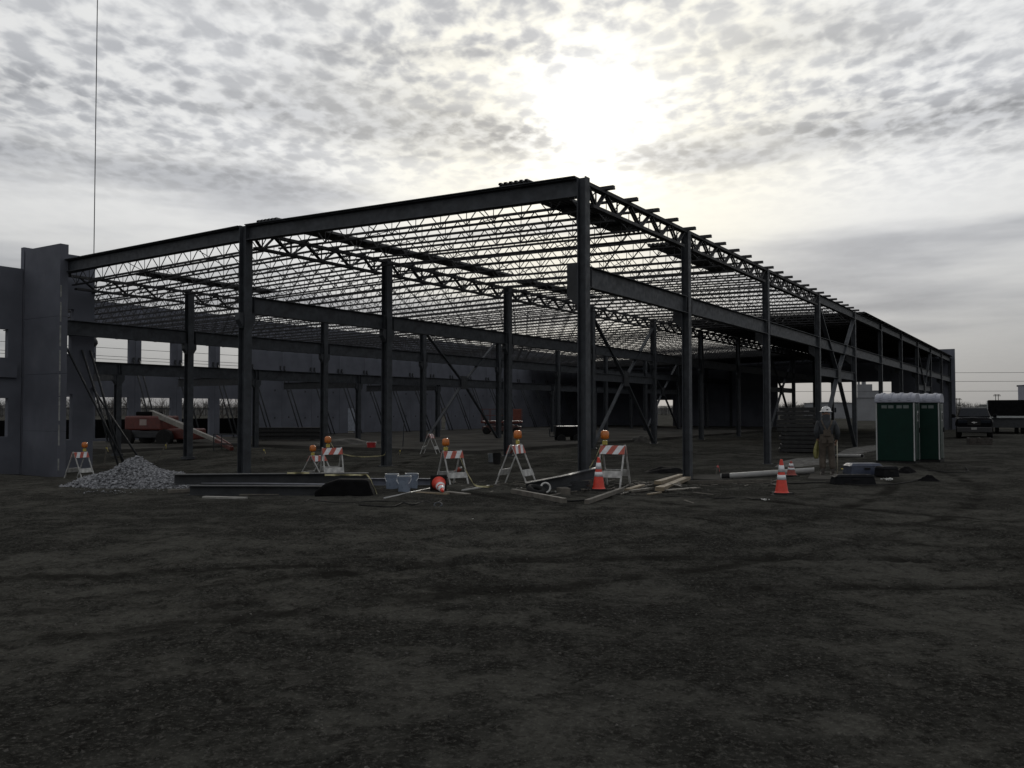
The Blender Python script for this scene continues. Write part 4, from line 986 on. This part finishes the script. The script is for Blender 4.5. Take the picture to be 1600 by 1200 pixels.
# boom lift
bl2 = thing('boom_lift', 'red-orange boom lift with its pale boom lowered to the ground', 'boom lift', G(243, 694), math.radians(-10))
mb = MB(); mb.box(-1.5, 1.5, -1.0, 1.0, .45, .85); part('chassis', mb, STEELB, bl2, bevel=.05)
for x in (-1.25, 1.25):
    for y in (-1.05, 1.05):
        o = wheel(bl2, 0, 0, .5, .38); o.location = (x, y, .46); o.rotation_euler = (0, 0, PI/2)
mb = MB(); mb.box(-1.45, .95, -.95, .95, .9, 1.75); part('turret', mb, RED, bl2, bevel=.10)
mb = MB(); mb.box(-.95, .1, -.6, .6, 1.76, 2.0); part('engine_cover', mb, BLACK, bl2, bevel=.05)
mb = MB(); mb.box(-.45, .0, -.958, -.951, 1.2, 1.55); part('decal', mb, mat('decal_grey', (.25, .2, .18), .6, .1, 8.), bl2)
mb = MB(); mb.box(1.05, 2.9, -.7, .7, .35, 1.0); part('counterweight', mb, RED, bl2, bevel=.1)
inv = bl2.matrix_basis.inverted()
e0 = Vector((-.2, -.2, 1.95)); e1 = inv @ at(338, 687, 46.2); e2 = inv @ at(362, 700, 44.6)
mb = MB(); mb.bar(e0, e0.lerp(e1, .55), .26, .30); mb.bar(e0.lerp(e1, .5), e1, .18, .22); part('boom', mb, mat('boom_cream', (.17, .16, .14), .45, .2, 4., stain=.3), bl2, bevel=.02)
mb = MB(); mb.bar(e1, e2, .20, .20); mb.bar(e1+Vector((0, 0, .25)), e2+Vector((0, 0, .18)), .08, .08); part('jib', mb, RED, bl2, bevel=.02)
mb = MB()
for dx in (-.8, .8):
    for dy in (-.4, .4): mb.bar(e2+Vector((dx, dy, -.25)), e2+Vector((dx, dy, .75)), .04, .04)
for z in (-.25, .25, .75):
    for (a, b) in (((-.8, -.4), (.8, -.4)), ((.8, -.4), (.8, .4)), ((.8, .4), (-.8, .4)), ((-.8, .4), (-.8, -.4))): mb.bar(e2+Vector((*a, z)), e2+Vector((*b, z)), .04, .04)
part('basket', mb, STEELB, bl2)
# scissor lift
sl_ = thing('scissor_lift', 'red scissor lift with lowered railed platform by the far wall', 'scissor lift', G(784, 681), math.radians(-4)); sl_.location.z = -.15
mb = MB(); mb.box(-1.55, 1.55, -.6, .6, .25, .62); part('chassis', mb, mat('lift_dark', (.05, .02, .018), .6, .2, 5.), sl_, bevel=.03)
for x in (-1.2, 1.2):
    for y in (-.62, .62): o = wheel(sl_, 0, 0, .28, .2); o.location = (x, y, .28); o.rotation_euler = (0, 0, PI/2)
for s in (-1, 1):
    mb = MB(); mb.bar((-1.3, s*.4, .64), (1.3, s*.4, .86), .05, .07); mb.bar((-1.3, s*.4, .86), (1.3, s*.4, .64), .05, .07); part('scissor_arm', mb, RED, sl_)
mb = MB(); mb.box(-1.65, 1.65, -.62, .62, .88, 1.06); pf = part('platform', mb, RED, sl_, bevel=.02)
mb = MB()
for x in np.linspace(-1.6, 1.6, 6):
    for y in (-.58, .58): mb.bar((x, y, 1.06), (x, y, 2.0), .035, .035)
for z in (1.5, 2.0):
    for (a, b) in (((-1.6, -.58), (1.6, -.58)), ((1.6, -.58), (1.6, .58)), ((1.6, .58), (-1.6, .58)), ((-1.6, .58), (-1.6, -.58))): mb.bar((*a, z), (*b, z), .035, .035)
part('railing', mb, mat('rail_red', (.12, .03, .02), .5, .2, 5.), pf)
mb = MB(); mb.box(.95, 1.6, -.66, -.5, 1.1, 1.98); part('control_box', mb, mat('control_orange', (.13, .03, .018), .5, .2, 5.), pf, bevel=.02)
# towed compressor
cp_ = thing('compressor', 'black towed compressor with top painted as lit on two wheels inside the frame', 'compressor', G(886, 692), math.radians(5)); cp_.location.z = tz(cp_.location.x, cp_.location.y)
mb = MB(); mb.box(-.75, 1.0, -.5, .5, .38, 1.02); part('housing', mb, BLACK, cp_, bevel=.06)
mb = MB(); mb.box(-.62, .9, -.42, .42, 1.025, 1.06); part('lid', mb, mat('lit_top_pale', (.35, .36, .36), .35, .15, 6., metal=.5), cp_)  # pale lid colour stands in for light along the housing top
for x in (-.45, .55):
    for y in (-.62, .62): o = wheel(cp_, 0, 0, .27, .16); o.location = (x, y, .27); o.rotation_euler = (0, 0, PI/2)
mb = MB(); mb.tube([(-.75, 0, .4), (-1.1, 0, .42), (-1.15, 0, .9)], .035, 8); mb.tube([(-.8, -.4, .5), (-.8, -.4, 1.05), (-.8, .4, 1.05), (-.8, .4, .5)], .02, 6); part('drawbar', mb, STEELB, cp_)
# ------------------------------------------------------------------ stacks inside the frame
st = thing('deck_stack', 'tall dark stack of metal deck bundles behind the worker', 'stack', G(1251, 707), ANG-PI/2+.25)
DK = mat('dark_deck', (.013, .013, .0135), .7, .3, 4.)
for i in range(11):
    a, b = random.uniform(-.12, .12), random.uniform(-.12, .12); mb = MB(); z = -.02+i*.2
    mb.box(-1.02+a, 1.02+b, -.7, .7, z+.03, z+.197); part('sheet_bundle', mb, DK, st, bevel=.012)
    for x in (-.7, .7):
        mb = MB(); mb.box(x-.05, x+.05, -.72, .72, z, z+.028); part('dunnage', mb, mat('dark_wood', (.04,)*3), st)
s2 = thing('steel_stack', 'long low stack of dark steel joists on floor before the far wall', 'stack', G(448, 691), .04); s2.location.z = -.17
for i in range(3):
    for j in range(3):
        mb = MB(); mb.ibeam((-2.1+random.uniform(-.15, .15), j*.35, 0), (2.1+random.uniform(-.15, .15), j*.35, 0), .2, .24, .015, .012); part('steel_section', mb, DK, s2, (0, 0, .2+i*.26))
for x in (-1.5, 1.5):
    mb = MB(); mb.box(x-.06, x+.06, -.2, .9, 0, .078); part('dunnage', mb, mat('dark_wood', (.04,)*3), s2)
lying('timber', 'long board edging the slab beyond the left barricade', (118, 731), (196, 730), .06, .14, WOODG, 'timber')
# ------------------------------------------------------------------ things beyond the walls
fe = thing('screen_fence', 'dark screened site fence outside the window panels', 'fence', W(6, 47.5, 0), ANG)
fm_ = MB(); fm_.box(0.02, 2.98, -.015, .015, -.25, 1.15); fme = fm_.mesh('fence_panel', BLACK); pm_ = MB(); pm_.tube([(0, 0, -.4), (0, 0, 1.3)], .03, 8); pme = pm_.mesh('post', STEELB)
for k in range(8): link('fence_panel', fme, fe, (k*3, 0, 0)); link('post', pme, fe, (k*3, 0, 0))
def bare_tree(seed, H_):
    R = random.Random(seed); mb = MB(); tw = []
    def grow(p, d, L, r_, dep):
        q = p+d*L; mid = p.lerp(q, .5)+Vector((R.uniform(-1, 1), R.uniform(-1, 1), R.uniform(-.3, .3)))*L*.07
        (tb if dep == 0 else mb).tube([p, mid, q], [r_, r_*.85, r_*.68], 5 if dep < 2 else 3, False)
        if dep >= 5: return
        for k in range(R.choice((2, 3, 3)) if dep < 4 else 3):
            a = R.uniform(0, 2*PI); s = R.uniform(.35, .75); ax_ = d.orthogonal().normalized(); ax_ = Matrix.Rotation(a, 3, d) @ ax_
            nd = (d*math.cos(s)+ax_*math.sin(s)+Vector((0, 0, .18))).normalized(); grow(q if k < 2 else mid, nd, L*R.uniform(.58, .80), r_*R.uniform(.5, .62), dep+1)
    tb = MB(); grow(Vector((0, 0, -.3)), Vector((R.uniform(-.1, .1), R.uniform(-.1, .1), 1)).normalized(), H_*.26, H_*.022, 0)
    return tb, mb
protos = []
for s in range(3):
    tb, cr = bare_tree(31+s, 7.); protos.append((tb.mesh('trunk', BARK), cr.mesh('crown', BARK)))
spots = [(150, 112), (172, 128), (205, 100), (232, 120), (258, 108), (292, 125), (310, 104), (345, 118), (368, 100), (120, 105), (1232, 150), (1246, 165), (1262, 158), (1212, 150), (1228, 190)]
for n, (px, dep) in enumerate(spots):
    p = at(px, 650, dep); inn = px < 1000
    t = thing('bare_tree', 'leafless tree outside the window panels beyond the dark fence' if inn else 'leafless tree seen through the wide end opening', 'tree', (p.x, p.y, -.3), random.uniform(0, 6), 'leafless trees outside the windows' if inn else 'leafless trees beyond the end opening')
    s = random.uniform(.75, 1.1)*(1.0 if inn else .8); t.scale = (s, s, s); tr_, cr_ = protos[n % 3]; link('trunk', tr_, t); link('crown', cr_, t)
# far woods along the horizon
V = []; Fc = []
for k in range(5200):
    az = random.uniform(-.95, .95); dd = random.uniform(330, 480); x, y = dd*math.sin(az), dd*math.cos(az); cx, sy = math.cos(az), -math.sin(az)
    dens = float(vnoise(np.array(az*9.), np.array(1.), 1., 21)+.6*vnoise(np.array(az*47.), np.array(2.), 1., 22)); hgt = (4.3+3.4*max(-.3, dens)+random.random()*1.3)*(1.15 if az < 0 else 1.0)
    for q in range(7):      # trunk and a few ascending branches
        if q == 0: b0, b1_, w_ = (0, -.5), (random.uniform(-.2, .2), hgt), .10
        else:
            z0 = hgt*random.uniform(.25, .75); s_ = random.uniform(-1, 1)*hgt*.32; b0, b1_, w_ = (0, z0), (s_, min(hgt*1.02, z0+hgt*random.uniform(.15, .4))), .05
        o = len(V); V += [(x+cx*(b0[0]-w_), y+sy*(b0[0]-w_), b0[1]), (x+cx*(b0[0]+w_), y+sy*(b0[0]+w_), b0[1]), (x+cx*b1_[0], y+sy*b1_[0]+.1, b1_[1]), (x+cx*b0[0], y+sy*b0[0]+2*w_, b0[1])]; Fc += [(o, o+1, o+2), (o+1, o+3, o+2), (o+3, o, o+2)]
me = bpy.data.meshes.new('far_woods'); me.from_pydata(V, [], Fc); me.materials.append(FARW); struct(link('far_woods', me), 'stuff')
mb = MB(); V = []; n = 260
for i in range(n):
    az = -1.0+2.0*i/(n-1); h_ = 3.9+1.6*float(vnoise(np.array(az*14.), np.array(3.), 1., 5))+.8*float(vnoise(np.array(az*60.), np.array(3.), 1., 6))+(.3 if az < 0 else 0.)
    for dd, z in ((470, -.6), (478, h_*.7), (490, h_), (510, h_*.8), (525, -.6)): V.append((dd*math.sin(az), dd*math.cos(az), z))
mb.add(V, [(i*5+j, (i+1)*5+j, (i+1)*5+j+1, i*5+j+1) for i in range(n-1) for j in range(4)])
struct(part('hill', mb, FARW, None))
def shed(label, px0, px1, ytop, dep, D, m, gable=0., extra=None):
    a, b = at(px0, 641, dep), at(px1, 641, dep); ztop = at(px0, ytop, dep).z; Lx = b.x-a.x
    t = thing('far_building', label, 'building', (a.x, dep, -.3), -math.atan2(a.x, dep))
    mb = MB(); mb.box(0, Lx, 0, D, -.5, ztop+.3); part('wall', mb, m, t)
    mb = MB(); mb.prism([(-.2, ztop+.31), (Lx+.2, ztop+.31), (Lx*.5, ztop+.35+gable)], -.2, D+.2); part('roof', mb, m, t)
    for k in range(0 if Lx < 8 else int(Lx/5)):
        mb = MB(); x = 1.2+k*5; mb.box(x, x+1.2, -.06, -.005, 1.5, 2.6); part('window', mb, GLASS, t)
    return t, ztop+.3, Lx
t, zt2, Lx = shed('pale grey plant building with chimneys seen through the end opening', 1337, 1391, 623, 165, 14, BLDG, .3)
mb = MB(); mb.box(.3, 3.0, .5, 6, zt2+.02, zt2+2.6); mb.box(3.0, 4.2, .5, 6, zt2+.02, zt2+1.4); tw_ = part('tower', mb, BLDG, t)
for x in (.6, 1.3, 1.7): mb = MB(); mb.tube([(x, 2, zt2+2.6), (x, 2, zt2+3.4+.3*random.random())], .2, 10); part('chimney', mb, BLDG, tw_)
shed('low pale shed seen through the end opening beside leafless trees', 1256, 1330, 631, 210, 10, BLDG, .2)
shed('blue-white storage building beyond the loaded trailer', 1591, 1660, 604, 150, 12, BLDG2, .15)
def pole(px, ytop, dep, label):
    p = at(px, 641, dep); zt3 = at(px, ytop, dep).z; t = thing('utility_pole', label, 'utility pole', (p.x, dep, -.3))
    mb = MB()
    for x in (-.9, .9): mb.tube([(x, 0, 0), (x, 0, zt3+.3)], .22, 6)
    part('mast', mb, BARK, t); mb = MB(); mb.box(-2.4, 2.4, -.15, .15, zt3-.9, zt3-.5); mb.box(-2.0, 2.0, -.15, .15, zt3-.1, zt3+.2); part('crossarm', mb, BARK, t)
pole(1497, 624, 560, 'two-legged utility pole over the woods beside the end wall'); pole(1558, 618, 560, 'two-legged utility pole over the woods above the trailer')
for n, (x0, z0, y0, x1, z1, y1) in enumerate(((-30, 8.4, 150, 190, 8.7, 150), (-30, 6.9, 151, 190, 7.2, 151), (-30, 5.2, 152, 190, 5.5, 152), (-95, 12.4, 105, 20, 8.2, 160), (-95, 11.2, 106, 20, 7.2, 161), (-95, 10.8, 107, 20, 6.8, 162))):
    mb = MB(); pts = [Vector((x0+(x1-x0)*s, y0+(y1-y0)*s, z0+(z1-z0)*s-3*.25*4*s*(1-s)*.4)) for s in np.linspace(0, 1, 14)]; o_ = pts[0].copy(); mb.tube([p-o_ for p in pts], .03, 4, False)
    tag(part('power_line', mb, STEELB, None, o_), ('top' if n % 3 == 0 else 'middle' if n % 3 == 1 else 'bottom')+(' overhead wire of three behind the end wall' if n < 3 else ' overhead wire of three outside the window panels'), 'wire')
# rubble and splinters trodden into the dirt along the front of the frame
def rub():
    q = G(rng.uniform(690, 1210), 752+abs(rng.normal(0, 11))); return np.array([q.x, q.y, q.z+.006])
me = rocks(900, rub, .008, .05, 3.); me.materials.append(mat('rubble_grey', (.06, .058, .054), .95, .6, 9., spec=0.)); struct(link('rubble', me), 'stuff')
mb = MB()
for k in range(90):
    q = G(random.uniform(700, 1210), 752+abs(random.gauss(0, 9))); a = random.uniform(0, PI); L_ = random.uniform(.12, .55)
    mb.bar(q+Vector((-math.cos(a)*L_/2, -math.sin(a)*L_/2, .012)), q+Vector((math.cos(a)*L_/2, math.sin(a)*L_/2, random.uniform(.012, .05))), random.uniform(.015, .05), .014)
struct(part('splinters', mb, WOODG, None), 'stuff')
